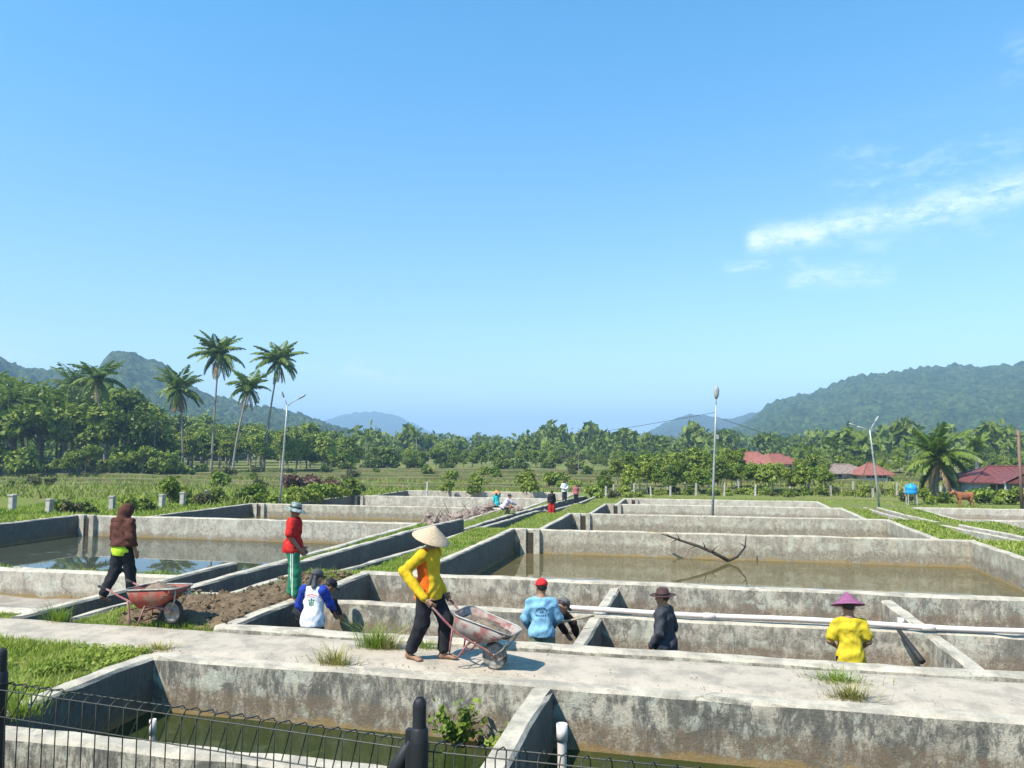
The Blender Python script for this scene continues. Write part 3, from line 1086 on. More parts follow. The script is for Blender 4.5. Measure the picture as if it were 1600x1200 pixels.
def mb_mesh(name, mb, mat, smooth=True):
    me = bpy.data.meshes.new(name)
    me.from_pydata(mb.v, [], mb.f)
    me.materials.append(mat)
    if smooth:
        me.polygons.foreach_set('use_smooth', [True] * len(me.polygons))
    return me


def trunk_mesh(seed, h, r0, crown_r, bark):
    r = random.Random(seed)
    mb = MB()
    lean = (r.uniform(-.06, .06) * h, r.uniform(-.06, .06) * h)
    pts = [(lean[0] * t * t + .05 * math.sin(t * 7 + seed), lean[1] * t * t, h * t) for t in (0, .1, .3, .55, .8, 1)]
    mb.tube(pts, [r0 * 1.35, r0, r0 * .85, r0 * .7, r0 * .5, r0 * .3], 8)
    for k in range(5):
        t = r.uniform(.45, .9)
        a = k * 1.26 + r.uniform(-.4, .4)
        b = Vector((lean[0] * t * t, lean[1] * t * t, h * t))
        e_ = b + Vector((math.cos(a) * crown_r * .6, math.sin(a) * crown_r * .6, crown_r * r.uniform(.3, .7)))
        mb.tube([b, (b + e_) / 2 + Vector((0, 0, crown_r * .08)), e_], [r0 * .45, r0 * .3, r0 * .1], 6)
    return mb_mesh('trunk', mb, bark)


# --- prototypes: (trunk mesh, crown mesh, crown z, height)
TREES = {}
for key, sd, (rx, rz), h, lobes, clumps, per, leaf, mt, bk in [
    ('tall_a', 1, (4.2, 4.2), 12.5, 12, 34, 9, .42, 'leaf_dark', 'bark_pale'),
    ('tall_b', 2, (3.6, 4.6), 13.0, 11, 34, 9, .42, 'leaf_mid', 'bark_pale'),
    ('tall_c', 3, (3.8, 3.6), 11.0, 8, 30, 8, .40, 'leaf_olive', 'bark_pale'),
    ('mid_a', 4, (3.2, 2.7), 7.5, 9, 30, 9, .34, 'leaf_mid', 'bark'),
    ('mid_b', 5, (3.0, 2.5), 6.8, 9, 30, 9, .34, 'leaf_light', 'bark'),
    ('mid_c', 6, (2.8, 2.9), 7.2, 9, 30, 9, .34, 'leaf_dark', 'bark'),
    ('shrub_a', 7, (1.1, .85), 1.5, 7, 22, 8, .16, 'leaf_mid', 'bark'),
    ('shrub_b', 8, (1.2, .8), 1.4, 7, 22, 8, .17, 'leaf_light', 'bark'),
    ('shrub_c', 9, (1.1, .8), 1.4, 7, 20, 7, .16, 'leaf_olive', 'bark'),
    ('shrub_d', 10, (1.5, .9), 1.6, 8, 24, 8, .17, 'leaf_red', 'bark'),
    ('shrub_e', 12, (1.1, .9), 1.5, 7, 22, 8, .16, 'leaf_dark', 'bark'),
]:
    TREES[key] = (trunk_mesh(sd, h - rz * .9, .02 * h + .02, rx, MAT[bk]), quads_mesh('crown', crown_arr(sd, rx, rx, rz, lobes, per, leaf, clumps), MAT[mt]), h - rz, h)


def frond_quads(r, L, rise, droop, nl, ll, lw, hang=.5):
    Q = []
    y = z = 0.0
    n = nl * 2
    pts = []
    for i in range(n + 1):
        s = i / n
        ang = math.atan(rise) - droop * s * 1.35
        pts.append((0.0, y, z))
        y += math.cos(ang) * L / n
        z += math.sin(ang) * L / n
    pts = np.array(pts)
    for i in range(2, n + 1):
        s = i / n
        p = pts[i]
        tdir = pts[i] - pts[i - 1]
        tdir /= np.linalg.norm(tdir)
        ln = ll * (math.sin(math.pi * min(1, .12 + s * .9)) ** .6) * r.uniform(.85, 1.15)
        for sd in (-1, 1):
            d_ = np.array([sd * .8, 0, 0]) + tdir * (.45 + .5 * s) + np.array([0, 0, -hang * r.uniform(.5, 1.3)])
            d_ /= np.linalg.norm(d_)
            wv = np.cross(d_, np.array([sd, 0, .3]))
            wv = tdir * lw
            e_ = p + d_ * ln * .55 + np.array([0, 0, -.02])
            tip = p + d_ * ln + np.array([0, 0, -.22 * ln * hang])
            Q.append([p - wv * .35, e_ - wv, tip, e_ + wv])
    # rachis as flat strips
    for i in range(n):
        wv = np.array([.035 * (1 - i / n) + .008, 0, 0])
        up = np.array([0, 0, .03 * (1 - i / n)])
        Q.append([pts[i] - wv, pts[i] + wv + up, pts[i + 1] + wv + up, pts[i + 1] - wv])
    return np.array(Q)


rf = np.random.default_rng(5)
FRONDS = [quads_mesh('frond', frond_quads(rf, 4.6, ri, dr, 13, 1.05, .16, hg), MAT['frond']) for ri, dr, hg in ((3.2, .75, .4), (1.3, 1.0, .55), (.5, 1.15, .75), (-.25, 1.0, 1.0))]
DRY = [quads_mesh('frond', frond_quads(rf, 4.2, ri, dr, 12, .95, .15, 1.2), MAT['frond_dry']) for ri, dr in ((-.9, .75), (-1.8, .35))]


def palm_trunk(h, lx, ly, r0=.17, bow=.5):
    mb = MB()
    pts, rr = [], []
    for i in range(15):
        t = i / 14
        pts.append((lx * (t ** (1 + bow)), ly * (t ** (1 + bow)), h * t))
        rr.append(r0 * (1.55 if i == 0 else 1.2 if i == 1 else 1 - .35 * t) * (1.05 if i % 2 else .97))
    mb.tube(pts, rr, 9)
    return mb


def big_palm(label, base, h, lx, ly, scale=1.0, n=24, dry=4, seed=1, cat='palm tree', young=False):
    r = random.Random(seed)
    e = empty('coconut_palm', tuple(base))
    tag(e, label, cat, 'coconut palms')
    link('trunk', mb_mesh('trunk', palm_trunk(h, lx, ly, .18 * (1.3 if young else 1)), MAT['bark_pale']), e)
    top = (lx, ly, h - .1)
    for i in range(n):
        t = i / n
        k = 0 if t < .28 else 1 if t < .58 else 2 if t < .84 else 3
        o = link('frond', FRONDS[k], e, top, (r.uniform(-.28, .22), r.uniform(-.25, .25), i * 2.399 + r.uniform(-.4, .4)))
        s = scale * r.uniform(.75, 1.18)
        o.scale = (s, s, s)
    for i in range(dry):
        o = link('dry_frond', DRY[i % 2], e, (top[0], top[1], top[2] - .25), (0, r.uniform(-.2, .2), i * 1.9 + seed))
        o.scale = (scale * .9,) * 3
    if not young:
        for i in range(7):
            a = i * .9
            mb = MB().lathe([(.0, -.16), (.09, -.12), (.13, 0), (.1, .11), (0, .16)], 8)
            mb.build('coconut', MAT['coconut'], e, (top[0] + math.cos(a) * .3, top[1] + math.sin(a) * .3, top[2] - .35 - .1 * (i % 3)), True)
    return e


def palm_at(px, py, z, cx, cy):
    """base under pixel px,py on height z; crown at the same depth seen at cx,cy -> base, height, lean"""
    b = at_z(px, py, z)
    D = (b - CC) @ FW
    c = at_d(cx, cy, D)
    return b, c[2] - b[2], c[0] - b[0], c[1] - b[1]


ZF = -1.75
for lab, (px, py, cx, cy), sc, n, dry, sd in [
    ('coconut palm with many brown hanging fronds, leftmost of the four lone palms', (286, 741, 280, 606), .98, 28, 12, 3),
    ('tallest coconut palm with a slightly curved trunk at the field edge', (330, 741, 342, 552), 1.05, 30, 5, 4),
    ('leaning shorter coconut palm between the two tallest palms', (363, 742, 389, 605), .9, 26, 4, 5),
    ('tall coconut palm leaning right next to the lamp post', (412, 739, 436, 562), 1.0, 29, 5, 6),
    ('coconut palm rising out of the wood on the left', (160, 742, 152, 590), .95, 24, 2, 8),
]:
    b, h, lx, ly = palm_at(px, py, ZF, cx, cy)
    b[2] = float(zg(b[0], b[1])) - .1
    big_palm(lab, b, h, lx, ly, sc, n, dry, sd)
b, h, lx, ly = palm_at(1462, 775, -1.7, 1466, 712)
b[2] = float(zg(b[0], b[1])) - .1
big_palm('squat young coconut palm in front of the red roofed house', b, max(h, 2.6), lx, ly, .86, 28, 7, 11, young=True)
b, h, lx, ly = palm_at(1528, 768, -1.7, 1532, 704)
big_palm('thin young palm close behind the right house', (b[0] * 1.25, b[1] * 1.25, -1.8), 4.6, .2, .1, .5, 18, 2, 12, young=True)

# far palms: joined crowns, shared meshes
def far_crown(seed, L, n, leaf_w, nl=7):
    r = np.random.default_rng(seed)
    Q = []
    for i in range(n):
        t = i / n
        ri, dr, hg = (2.6, .8, .45) if t < .35 else (.9, 1.15, .6) if t < .7 else (.1, 1.1, .9)
        q = frond_quads(r, L * r.uniform(.85, 1.1), ri, dr, nl, L * .23, leaf_w, hg)
        a = i * 2.399
        c, s = math.cos(a), math.sin(a)
        Rm = np.array([[c, -s, 0], [s, c, 0], [0, 0, 1]])
        Q.append(q @ Rm.T)
    return np.concatenate(Q)


PALMS = [(mb_mesh('trunk', palm_trunk(9, .4, .2, .15), MAT['bark_pale']), quads_mesh('crown', far_crown(1, 3.6, 16, .13), MAT['frond_far']), (.4, .2, 8.9), 9),
         (mb_mesh('trunk', palm_trunk(10, -.6, .3, .14), MAT['bark_pale']), quads_mesh('crown', far_crown(2, 3.4, 15, .13), MAT['frond_far']), (-.6, .3, 9.9), 10),
         (mb_mesh('trunk', palm_trunk(10, .1, .1, .085), MAT['bark_pale']), quads_mesh('crown', far_crown(3, 1.9, 9, .11, 5), MAT['frond_far']), (.1, .1, 9.95), 10)]


def put_tree(key, px, D, h, label, group, name='tree', zb=None, sd=0):
    d = ray(px, 697)
    P = CC + d * D
    z = float(zg(P[0], P[1])) if zb is None else zb
    if P[1] > 132:
        z = -1.75
    r = random.Random(sd * 131 + px)
    if isinstance(key, int):
        tm, cm, off, h0 = PALMS[key]
        name = 'palm_tree' if key < 2 else 'areca_palm'
        cat = 'palm tree'
    else:
        tm, cm, cz, h0 = TREES[key]
        off = (0, 0, cz)
        cat = 'shrub' if key.startswith('shrub') else 'tree'
        name = 'shrub' if cat == 'shrub' else name
    e = empty(name, (P[0], P[1], z - .08), r.uniform(0, 6.28))
    s = h / (h0 * 1.16) if not isinstance(key, int) else h / h0
    e.scale = (s * r.uniform(.9, 1.15), s * r.uniform(.9, 1.15), s)
    tag(e, label, cat, group)
    link('trunk', tm, e)
    link('crown', cm, e, off)
    return e


rt_ = random.Random(42)
ONES = ['', 'first', 'second', 'third', 'fourth', 'fifth', 'sixth', 'seventh', 'eighth', 'ninth', 'tenth', 'eleventh', 'twelfth', 'thirteenth', 'fourteenth', 'fifteenth', 'sixteenth', 'seventeenth', 'eighteenth', 'nineteenth']
TONE = dict(tall_a='dark green', tall_b='green', tall_c='olive', mid_a='green', mid_b='light green', mid_c='dark green', shrub_a='green', shrub_b='light green', shrub_c='olive', shrub_d='reddish', shrub_e='dark green')


def ordinal(i):
    if i < 20:
        return ONES[i]
    t = {2: 'twent', 3: 'thirt', 4: 'fort', 5: 'fift', 6: 'sixt'}[i // 10]
    return t + 'ieth' if i % 10 == 0 else t + 'y-' + ONES[i % 10]


def plant_rows(specs, what, where, group):
    """specs: (row, key, px, D, h, seed); labels count each row from the left"""
    rows = {}
    for s_ in specs:
        rows.setdefault(s_[0], []).append(s_)
    names = {0: 'front', 1: 'second', 2: 'third', 3: 'rear'}
    for row, lst in rows.items():
        lst = sorted(lst, key=lambda q: q[2])
        seen = [q for q in lst if -10 <= q[2] <= 1610]
        for q in lst:
            _, key, px, D, h, sd = q
            n_ = seen.index(q) if q in seen else (-1 if px < 0 else len(seen))
            tone = TONE.get(key, 'slender') if not isinstance(key, int) else ('slender' if key == 2 else 'feathery')
            rw = '' if row is None else ' in the %s row' % names[row]
            if q not in seen:
                side = [w_ for w_ in lst if w_ not in seen and (w_[2] < 0) == (px < 0)]
                put_tree(key, px, D, h, '%s %s%s %s, %s past %s edge' % (tone, what, rw, where, ordinal(side.index(q) + 1), 'left' if px < 0 else 'right'), group, sd=sd)
                continue
            put_tree(key, px, D, h, '%s %s, %s from the left%s %s' % (tone, what, ordinal(n_ + 1), rw, where), group, sd=sd)


# the wood on the left
G = 'trees of the wood on the left'
SPEC = []
for i in range(44):
    row = i % 4
    px = -110 + (i // 4) * 35 + rt_.uniform(-14, 14)
    D = 116 + row * 12 + rt_.uniform(-4, 4)
    top = np.interp(px, [-110, 0, 60, 130, 200, 262], [548, 570, 578, 584, 588, 640]) + rt_.uniform(-8, 22) + (18 if row == 0 else 0)
    h = max(6.0, (697 - top) * D / 1200 + CAM_Z - ZF)
    key = rt_.choice(['tall_a', 'tall_b', 'mid_b', 'tall_c', 'tall_b', 'mid_a'])
    SPEC.append((row, key, px, D, h, i))
plant_rows(SPEC, 'leafy tree', 'of the left wood', 'trees of the wood on the left')
SPEC = []
for i in range(17):
    px = -100 + i * 21 + rt_.uniform(-8, 8)
    D = rt_.uniform(113, 150)
    top = np.interp(px, [-110, 0, 130, 262], [572, 580, 590, 625]) + rt_.uniform(-5, 40)
    SPEC.append((None, rt_.choice([0, 1, 2, 2]), px, D, (697 - top) * D / 1200 + CAM_Z - ZF - 1.9, i))
plant_rows(SPEC, 'palm', 'in the left wood', 'palms of the wood on the left')
SPEC = []
for i in range(30):
    px = -80 + i * 12 + rt_.uniform(-6, 6)
    SPEC.append((None, rt_.choice(['mid_a', 'mid_c', 'mid_b', 'shrub_e', 'shrub_a']), px, rt_.uniform(108, 116), rt_.triangular(1.4, 6.0, 3.4), i))
plant_rows(SPEC, 'bush', 'at the foot of the left wood', 'undergrowth of the left wood')
# belt behind the lone palms
SPEC = []
for i in range(56):
    row = i % 4
    px = 225 + (i // 4) * 24 + rt_.uniform(-11, 11)
    D = 128 + row * 24 + rt_.uniform(-6, 6)
    top = np.interp(px, [225, 300, 400, 480, 560], [636, 648, 654, 662, 684]) + rt_.triangular(-14, 18, 0) + (18 if row == 0 else 6 if row == 1 else 0)
    h = max(3.5, (697 - top) * D / 1200 + CAM_Z - ZF)
    SPEC.append((row, rt_.choice(['mid_a', 'mid_b', 'mid_c', 'tall_b', 'mid_a']), px, D, h, i))
plant_rows(SPEC, 'bushy tree', 'behind the lone palms', 'tree belt behind the lone palms')
# the tree line closing the field in the middle
SPEC = []
for i in range(84):
    row = i % 3
    px = 500 + (i // 3) * 18.5 + rt_.uniform(-9, 9)
    D = 165 + row * 26 + rt_.uniform(-8, 8)
    top = 701 + rt_.triangular(-20, 16, 2) + (14 if row == 0 else 0)
    h = max(4.0, (697 - top) * D / 1200 + CAM_Z - ZF)
    SPEC.append((row, rt_.choice(['mid_a', 'mid_c', 'tall_b', 'mid_b', 'tall_c']), px, D, h, i))
plant_rows(SPEC, 'tree', 'of the middle tree line', 'tree line across the field')
SPEC = []
for i in range(40):
    px = 505 + i * 12.8 + rt_.uniform(-6, 6)
    D = rt_.uniform(150, 215)
    top = 692 + rt_.triangular(-20, 18, 0)
    SPEC.append((None, rt_.choice([0, 1, 2, 2, 2]), px, D, (697 - top) * D / 1200 + CAM_Z - ZF - 2.1, i))
plant_rows(SPEC, 'palm', 'in the middle tree line', 'palms in the tree line across the field')
for px, top, D, k, lab in [(651, 668, 190, 0, 'tallest palm above the middle tree line, against the blue mountain'), (571, 672, 180, 0, 'palm standing above the tree line left of the blue mountain'),
                           (904, 681, 118, 2, 'lone thin areca palm above the far workers'), (963, 688, 118, 2, 'thin areca palm just right of the lone areca palm')]:
    put_tree(k, px, D, (697 - top) * D / 1200 + CAM_Z - ZF - 1.6, lab, 'single far palms', sd=px)
SPEC = []
for i in range(40):
    px = 495 + i * 13 + rt_.uniform(-6, 6)
    SPEC.append((None, rt_.choice(['mid_c', 'mid_a', 'shrub_e', 'mid_c']), px, rt_.uniform(142, 163), rt_.triangular(1.0, 6.0, 3.2), i))
plant_rows(SPEC, 'bush', 'at the foot of the middle tree line', 'undergrowth of the middle tree line')
SPEC = []
for i in range(24):
    px = 1245 + i * 17 + rt_.uniform(-7, 7)
    SPEC.append((None, rt_.choice(['mid_c', 'mid_a', 'mid_b', 'shrub_e']), px, rt_.uniform(106, 116), rt_.uniform(1.8, 3.4), i))
plant_rows(SPEC, 'bush', 'at the foot of the right belt', 'undergrowth below the right hill')
# village trees on the right
G = 'trees behind the posts on the right'
SPEC = []
for i in range(72):
    row = i % 4
    px = 950 + (i // 4) * 19.5 + rt_.uniform(-9, 9)
    D = 73 + row * 11 + rt_.uniform(-4, 4)
    top = np.interp(px, [945, 1000, 1100, 1200, 1290], [722, 700, 700, 702, 712]) + rt_.uniform(-12, 14) + (20 if row == 0 else 4)
    if 1155 < px < 1235 and row < 3:
        top = rt_.uniform(714, 727)
    h = max(1.8, (697 - top) * D / 1200 + CAM_Z - ZF)
    SPEC.append((row, rt_.choice(['mid_a', 'mid_b', 'mid_c', 'mid_b', 'tall_b']), px, D, h, i))
plant_rows(SPEC, 'garden tree', 'behind the right posts', 'trees behind the posts on the right')
SPEC = []
for i in range(22):
    px = 950 + i * 16 + rt_.uniform(-8, 8)
    D = rt_.uniform(88, 130)
    top = 690 + rt_.uniform(-12, 14)
    SPEC.append((None, rt_.choice([0, 1, 2]), px, D, max(3.0, (697 - top) * D / 1200 + CAM_Z - ZF - 1.9), i))
plant_rows(SPEC, 'palm', 'among the garden trees', 'palms behind the posts on the right')
SPEC = []
for i in range(40):
    row = i % 3
    px = 1270 + (i // 3) * 33 + rt_.uniform(-12, 12)
    D = 118 + row * 22 + rt_.uniform(-5, 5)
    top = 700 + rt_.uniform(-8, 10) + (14 if row == 0 else 0)
    SPEC.append((row, rt_.choice(['mid_a', 'mid_c', 'tall_b', 'mid_b']), px, D, (697 - top) * D / 1200 + CAM_Z - ZF, i))
plant_rows(SPEC, 'tree', 'below the right hill', 'tree belt below the right hill')
SPEC = []
for i in range(26):
    px = 1260 + i * 17 + rt_.uniform(-8, 8)
    D = rt_.uniform(110, 160)
    top = 688 + rt_.uniform(-8, 14)
    SPEC.append((None, rt_.choice([0, 1, 2, 2]), px, D, (697 - top) * D / 1200 + CAM_Z - ZF - 1.9, i))
plant_rows(SPEC, 'palm', 'below the right hill', 'palms below the right hill')
# shrubs near the ponds
for i, (px, D, h, k, lab) in enumerate([
    (118, 38, 1.0, 'shrub_c', 'brownish bush between two posts by the left pond'), (140, 39, .9, 'shrub_e', 'dark bush right of the brownish bush at the left posts'), (98, 39, .8, 'shrub_a', 'small green bush left of the brownish bush at the posts'),
    (205, 41, 1.0, 'shrub_a', 'green bush behind the person in the brown hood'), (232, 42, .9, 'shrub_e', 'dark low bush right of the hooded person'), (268, 46, 1.7, 'shrub_a', 'upright green bush above the left pond wall'),
    (318, 46, 1.0, 'shrub_c', 'olive bush by the third post'), (345, 48, 1.2, 'shrub_e', 'dark bush left of the leaning lamp post'), (375, 50, 1.3, 'shrub_e', 'dark green bush near the lamp post'), (402, 52, 1.6, 'shrub_a', 'broad leaved green bush beside the lamp post'),
    (455, 66, 2.0, 'shrub_d', 'pinkish red bush right of the lamp post'), (490, 68, 1.9, 'shrub_d', 'second pinkish red bush, farther from the lamp post'), (520, 66, 1.7, 'shrub_d', 'reddish bush at the end of the pink hedge'),
    (460, 54, 1.5, 'shrub_b', 'bright green bush below the pink hedge'), (492, 56, 1.6, 'shrub_b', 'bright green creeper bush above the left pond'), (520, 57, 1.4, 'shrub_a', 'green bush right of the creeper'), (428, 50, 1.1, 'shrub_b', 'light green bush at the lamp foot'), (545, 62, 1.9, 'shrub_e', 'dark bush at the field corner'),
    (823, 70, 2.2, 'shrub_a', 'rounded bush in the field left of the white shirted far worker'), (702, 72, 1.2, 'shrub_a', 'small field bush by the middle post'), (742, 72, 1.2, 'shrub_e', 'small dark field bush'), (560, 70, 1.1, 'shrub_c', 'olive bush by the far left pond'),
    (1440, 56, 1.3, 'shrub_a', 'bush under the blue tank'), (1475, 58, 1.2, 'shrub_e', 'dark bush under the squat palm'), (1535, 57, 1.5, 'shrub_b', 'bright bush in front of the right house'), (1565, 58, 1.4, 'shrub_b', 'leafy bush under the right house window'), (1590, 57, 1.5, 'shrub_a', 'bush at the right edge below the house'),
    (1415, 60, 1.0, 'shrub_c', 'olive bush left of the blue tank'), (1350, 66, 1.1, 'shrub_a', 'small bush behind the right lamp post'), (975, 66, 1.2, 'shrub_b', 'light bush at the end of the embankment'), (940, 68, 1.5, 'shrub_a', 'bush right of the far worker in red'),
    (960, 62, .9, 'shrub_c', 'low olive bush behind the last right pond'), (925, 64, 1.3, 'shrub_b', 'light green bush beside the far workers')]):
    put_tree(k, px, D, h, lab, 'shrubs around the ponds', sd=i)
SPEC = []
for i in range(30):
    px = 985 + i * 15 + rt_.uniform(-6, 6)
    SPEC.append((None, rt_.choice(['shrub_a', 'shrub_b', 'shrub_c', 'shrub_b']), px, rt_.uniform(66, 72), rt_.uniform(.5, 1.0), i))
plant_rows(SPEC, 'weed bush', 'along the post row', 'weeds along the post row')


SPEC = []
for i in range(46):
    px = rt_.uniform(-10, 980)
    SPEC.append((None, rt_.choice(['shrub_a', 'shrub_c', 'shrub_e', 'shrub_b', 'shrub_c']), px, rt_.uniform(76, 125), rt_.uniform(.7, 2.0), i))
plant_rows(SPEC, 'bush', 'scattered over the open field', 'bushes scattered over the field')


# the mass of forest beyond: one body of crowns reaching to the hills
def distant_wood():
    base = [crown_arr(100 + i, 1, 1, 1.05, 6, 5, .34, 9) for i in range(5)]
    Q = []
    r = np.random.default_rng(3)
    for i in range(620):
        px = r.uniform(-500, 2100)
        D = r.uniform(215, 430)
        if px < 240 or px > 1250:
            D = r.uniform(165, 420)
        P = CC + ray(px, 697) * D
        s = r.uniform(2.6, 4.6)
        a = r.uniform(0, 6.28)
        c, sn = math.cos(a), math.sin(a)
        q = base[i % 5] @ np.array([[c, -sn, 0], [sn, c, 0], [0, 0, r.uniform(.9, 1.4)]]).T * s
        Q.append(q + np.array([P[0], P[1], r.uniform(.2, 2.6) + (D - 200) * .004]))
    me = quads_mesh('distant_wood', np.concatenate(Q), MAT['leaf_dark'])
    o = link('distant_wood', me)
    tag(o, 'distant mass of forest stretching to the hills', 'forest', kind='stuff')


distant_wood()
# ================================================================== PEOPLE
def seg(a, b, ra, rb, k=.03):
    return ('c', np.array(a, float), np.array(b, float), ra, rb, k)


def ell(c, r, R=None, k=.03):
    return ('e', np.array(c, float), np.array(r, float), R, k)


def field(prims, h, cuts=(), subs=(), pad=.05, wob=0.0, seed=0):
    lo = np.array([9e9] * 3)
    hi = -lo
    bb = []
    for p in prims:
        if p[0] == 'c':
            r = max(p[3], p[4])
            a, b = np.minimum(p[1], p[2]) - r, np.maximum(p[1], p[2]) + r
        else:
            r = max(p[2])
            a, b = p[1] - r, p[1] + r
        bb.append((a, b))
        lo, hi = np.minimum(lo, a), np.maximum(hi, b)
    lo, hi = lo - pad, hi + pad
    n = np.ceil((hi - lo) / h).astype(int) + 1
    ax = [lo[i] + np.arange(n[i]) * h for i in range(3)]
    F = np.full(n, 1.0, np.float32)
    for p, (a, b) in zip(prims, bb):
        m = .09
        i0 = np.maximum(((a - m - lo) / h).astype(int), 0)
        i1 = np.minimum(((b + m - lo) / h).astype(int) + 2, n)
        X, Y, Z = np.meshgrid(*[ax[i][i0[i]:i1[i]] for i in range(3)], indexing='ij', sparse=True)
        if p[0] == 'c':
            A, B = p[1], p[2]
            d = B - A
            L2 = d @ d + 1e-9
            t = np.clip(((X - A[0]) * d[0] + (Y - A[1]) * d[1] + (Z - A[2]) * d[2]) / L2, 0, 1)
            D = np.sqrt((X - A[0] - t * d[0]) ** 2 + (Y - A[1] - t * d[1]) ** 2 + (Z - A[2] - t * d[2]) ** 2) - (p[3] + (p[4] - p[3]) * t)
            k = p[5]
        else:
            x, y, z = X - p[1][0], Y - p[1][1], Z - p[1][2]
            if p[3] is not None:
                R = p[3]
                x, y, z = R[0, 0] * x + R[1, 0] * y + R[2, 0] * z, R[0, 1] * x + R[1, 1] * y + R[2, 1] * z, R[0, 2] * x + R[1, 2] * y + R[2, 2] * z
            r = p[2]
            k0 = np.sqrt((x / r[0]) ** 2 + (y / r[1]) ** 2 + (z / r[2]) ** 2)
            k1 = np.sqrt((x / r[0] ** 2) ** 2 + (y / r[1] ** 2) ** 2 + (z / r[2] ** 2) ** 2) + 1e-6
            D = k0 * (k0 - 1) / k1
            k = p[4]
        s = tuple(slice(i0[i], i1[i]) for i in range(3))
        a_ = F[s]
        hh = np.clip(.5 + .5 * (D - a_) / k, 0, 1)
        F[s] = D * (1 - hh) + a_ * hh - k * hh * (1 - hh)
    X, Y, Z = np.meshgrid(*ax, indexing='ij', sparse=True)
    if wob:
        F = F + wob * (np.sin(X * 31 + np.sin(Z * 17 + seed) * 2 + seed) * np.sin(Z * 23 + np.sin(Y * 29) * 1.5 + X * 9) + .6 * np.sin(Y * 47 + Z * 33 + seed))
    for nrm, off in cuts:
        F = np.maximum(F, X * nrm[0] + Y * nrm[1] + Z * nrm[2] - off)
    for c, r in subs:
        k0 = np.sqrt(((X - c[0]) / r[0]) ** 2 + ((Y - c[1]) / r[1]) ** 2 + ((Z - c[2]) / r[2]) ** 2)
        F = np.maximum(F, -(k0 - 1) * min(r))
    return F, lo, h


def nets(F, lo, h):
    """surface nets"""
    n = np.array(F.shape)
    S = F < 0
    c = n - 1
    acc = np.zeros(tuple(c) + (3,), np.float32)
    cnt = np.zeros(tuple(c), np.float32)
    for axis in range(3):
        o1, o2 = [a for a in range(3) if a != axis]
        for u in (0, 1):
            for v in (0, 1):
                sl = [None] * 3
                sl2 = [None] * 3
                sl[axis], sl2[axis] = slice(0, c[axis]), slice(1, c[axis] + 1)
                sl[o1] = sl2[o1] = slice(u, c[o1] + u)
                sl[o2] = sl2[o2] = slice(v, c[o2] + v)
                f0, f1 = F[tuple(sl)], F[tuple(sl2)]
                m = (f0 < 0) != (f1 < 0)
                t = np.where(m, f0 / np.where(m, f0 - f1, 1), 0)
                acc[..., axis] += np.where(m, t, 0)
                acc[..., o1] += m * u
                acc[..., o2] += m * v
                cnt += m
    act = cnt > 0
    idx = np.full(tuple(c), -1, np.int64)
    ids = np.argwhere(act)
    idx[act] = np.arange(len(ids))
    V = (ids + acc[act] / cnt[act][:, None]) * h + lo
    Fc = []
    for axis in range(3):
        o1, o2 = (axis + 1) % 3, (axis + 2) % 3
        sl = [slice(1, c[i]) for i in range(3)]
        sl[axis] = slice(0, c[axis])
        sl2 = list(sl)
        sl2[axis] = slice(1, c[axis] + 1)
        a, b = S[tuple(sl)], S[tuple(sl2)]
        for m, flip in ((a & ~b, False), (~a & b, True)):
            q = np.argwhere(m)
            if not len(q):
                continue
            for i in range(3):
                if i != axis:
                    q[:, i] += 1
            e1, e2 = np.zeros(3, int), np.zeros(3, int)
            e1[o1] = 1
            e2[o2] = 1
            g = lambda p: idx[p[:, 0], p[:, 1], p[:, 2]]
            f = np.stack([g(q - e1 - e2), g(q - e2), g(q), g(q - e1)], 1)
            Fc.append(f[:, ::-1] if flip else f)
    return V, np.concatenate(Fc)


def sdf_obj(name, prims, mat, parent, h=.014, smooth=True, **kw):
    V, F = nets(*field(prims, h, **kw))
    return np_mesh(name, V, F, mat, parent, smooth=smooth)


def cloth(name, c, c2=None, scale=9):
    """worn cloth: two close tones, creases, dried mud splashes"""
    m, t, p = new_mat(name)
    v = t.new('ShaderNodeTexCoord').outputs['Object']
    col_ = t.mix(t.ramp(t.noise(v, scale, 5, .6), .35, .65), c, c2 or tuple(x * .72 for x in c))
    mudm = t.math('MULTIPLY', t.ramp(t.noise(v, 6.0, 7, .7), .58, .70), .28)
    col_ = t.mix(mudm, col_, (.16, .12, .085))
    t.put(p.inputs['Base Color'], col_)
    p.inputs['Roughness'].default_value = .92
    p.inputs['Specular IOR Level'].default_value = .12
    cr_ = t.noise(t.vmath('MULTIPLY', v, (1.5, 1.5, .7)), 8.0, 3, .5, 1.0)
    bump(t, p, cr_, .55, .03)
    return m


SKIN = simple('brown_skin', (.30, .165, .10), (.25, .135, .08), 12, .55, .1, spec=.35)
HAIR = simple('black_hair', (.018, .015, .013), (.03, .025, .02), 40, .5, .3)
EYE = simple('eyes', (.02, .015, .012), None, 5, .2, 0)

STAND = dict(pel=(0, 0, .87), chest=(0, .01, 1.17), neck=(0, 0, 1.34), head=(0, .025, 1.485),
             hR=(.085, 0, .83), kR=(.095, .02, .45), aR=(.10, -.01, .075), hL=(-.085, 0, .83), kL=(-.095, .02, .45), aL=(-.10, -.01, .075),
             sR=(.152, 0, 1.285), eR=(.20, -.02, 1.04), wR=(.20, .05, .82), sL=(-.152, 0, 1.285), eL=(-.20, -.02, 1.04), wL=(-.20, .05, .82),
             footR=0.1, footL=-.1, hyaw=0.0, hpitch=0.0, grip=False)


def unit(v):
    v = np.asarray(v, float)
    return v / (np.linalg.norm(v) + 1e-9)


def frame(zdir, xhint):
    z = unit(zdir)
    y = unit(np.cross(z, xhint))
    x = np.cross(y, z)
    return np.stack([x, y, z], 1)


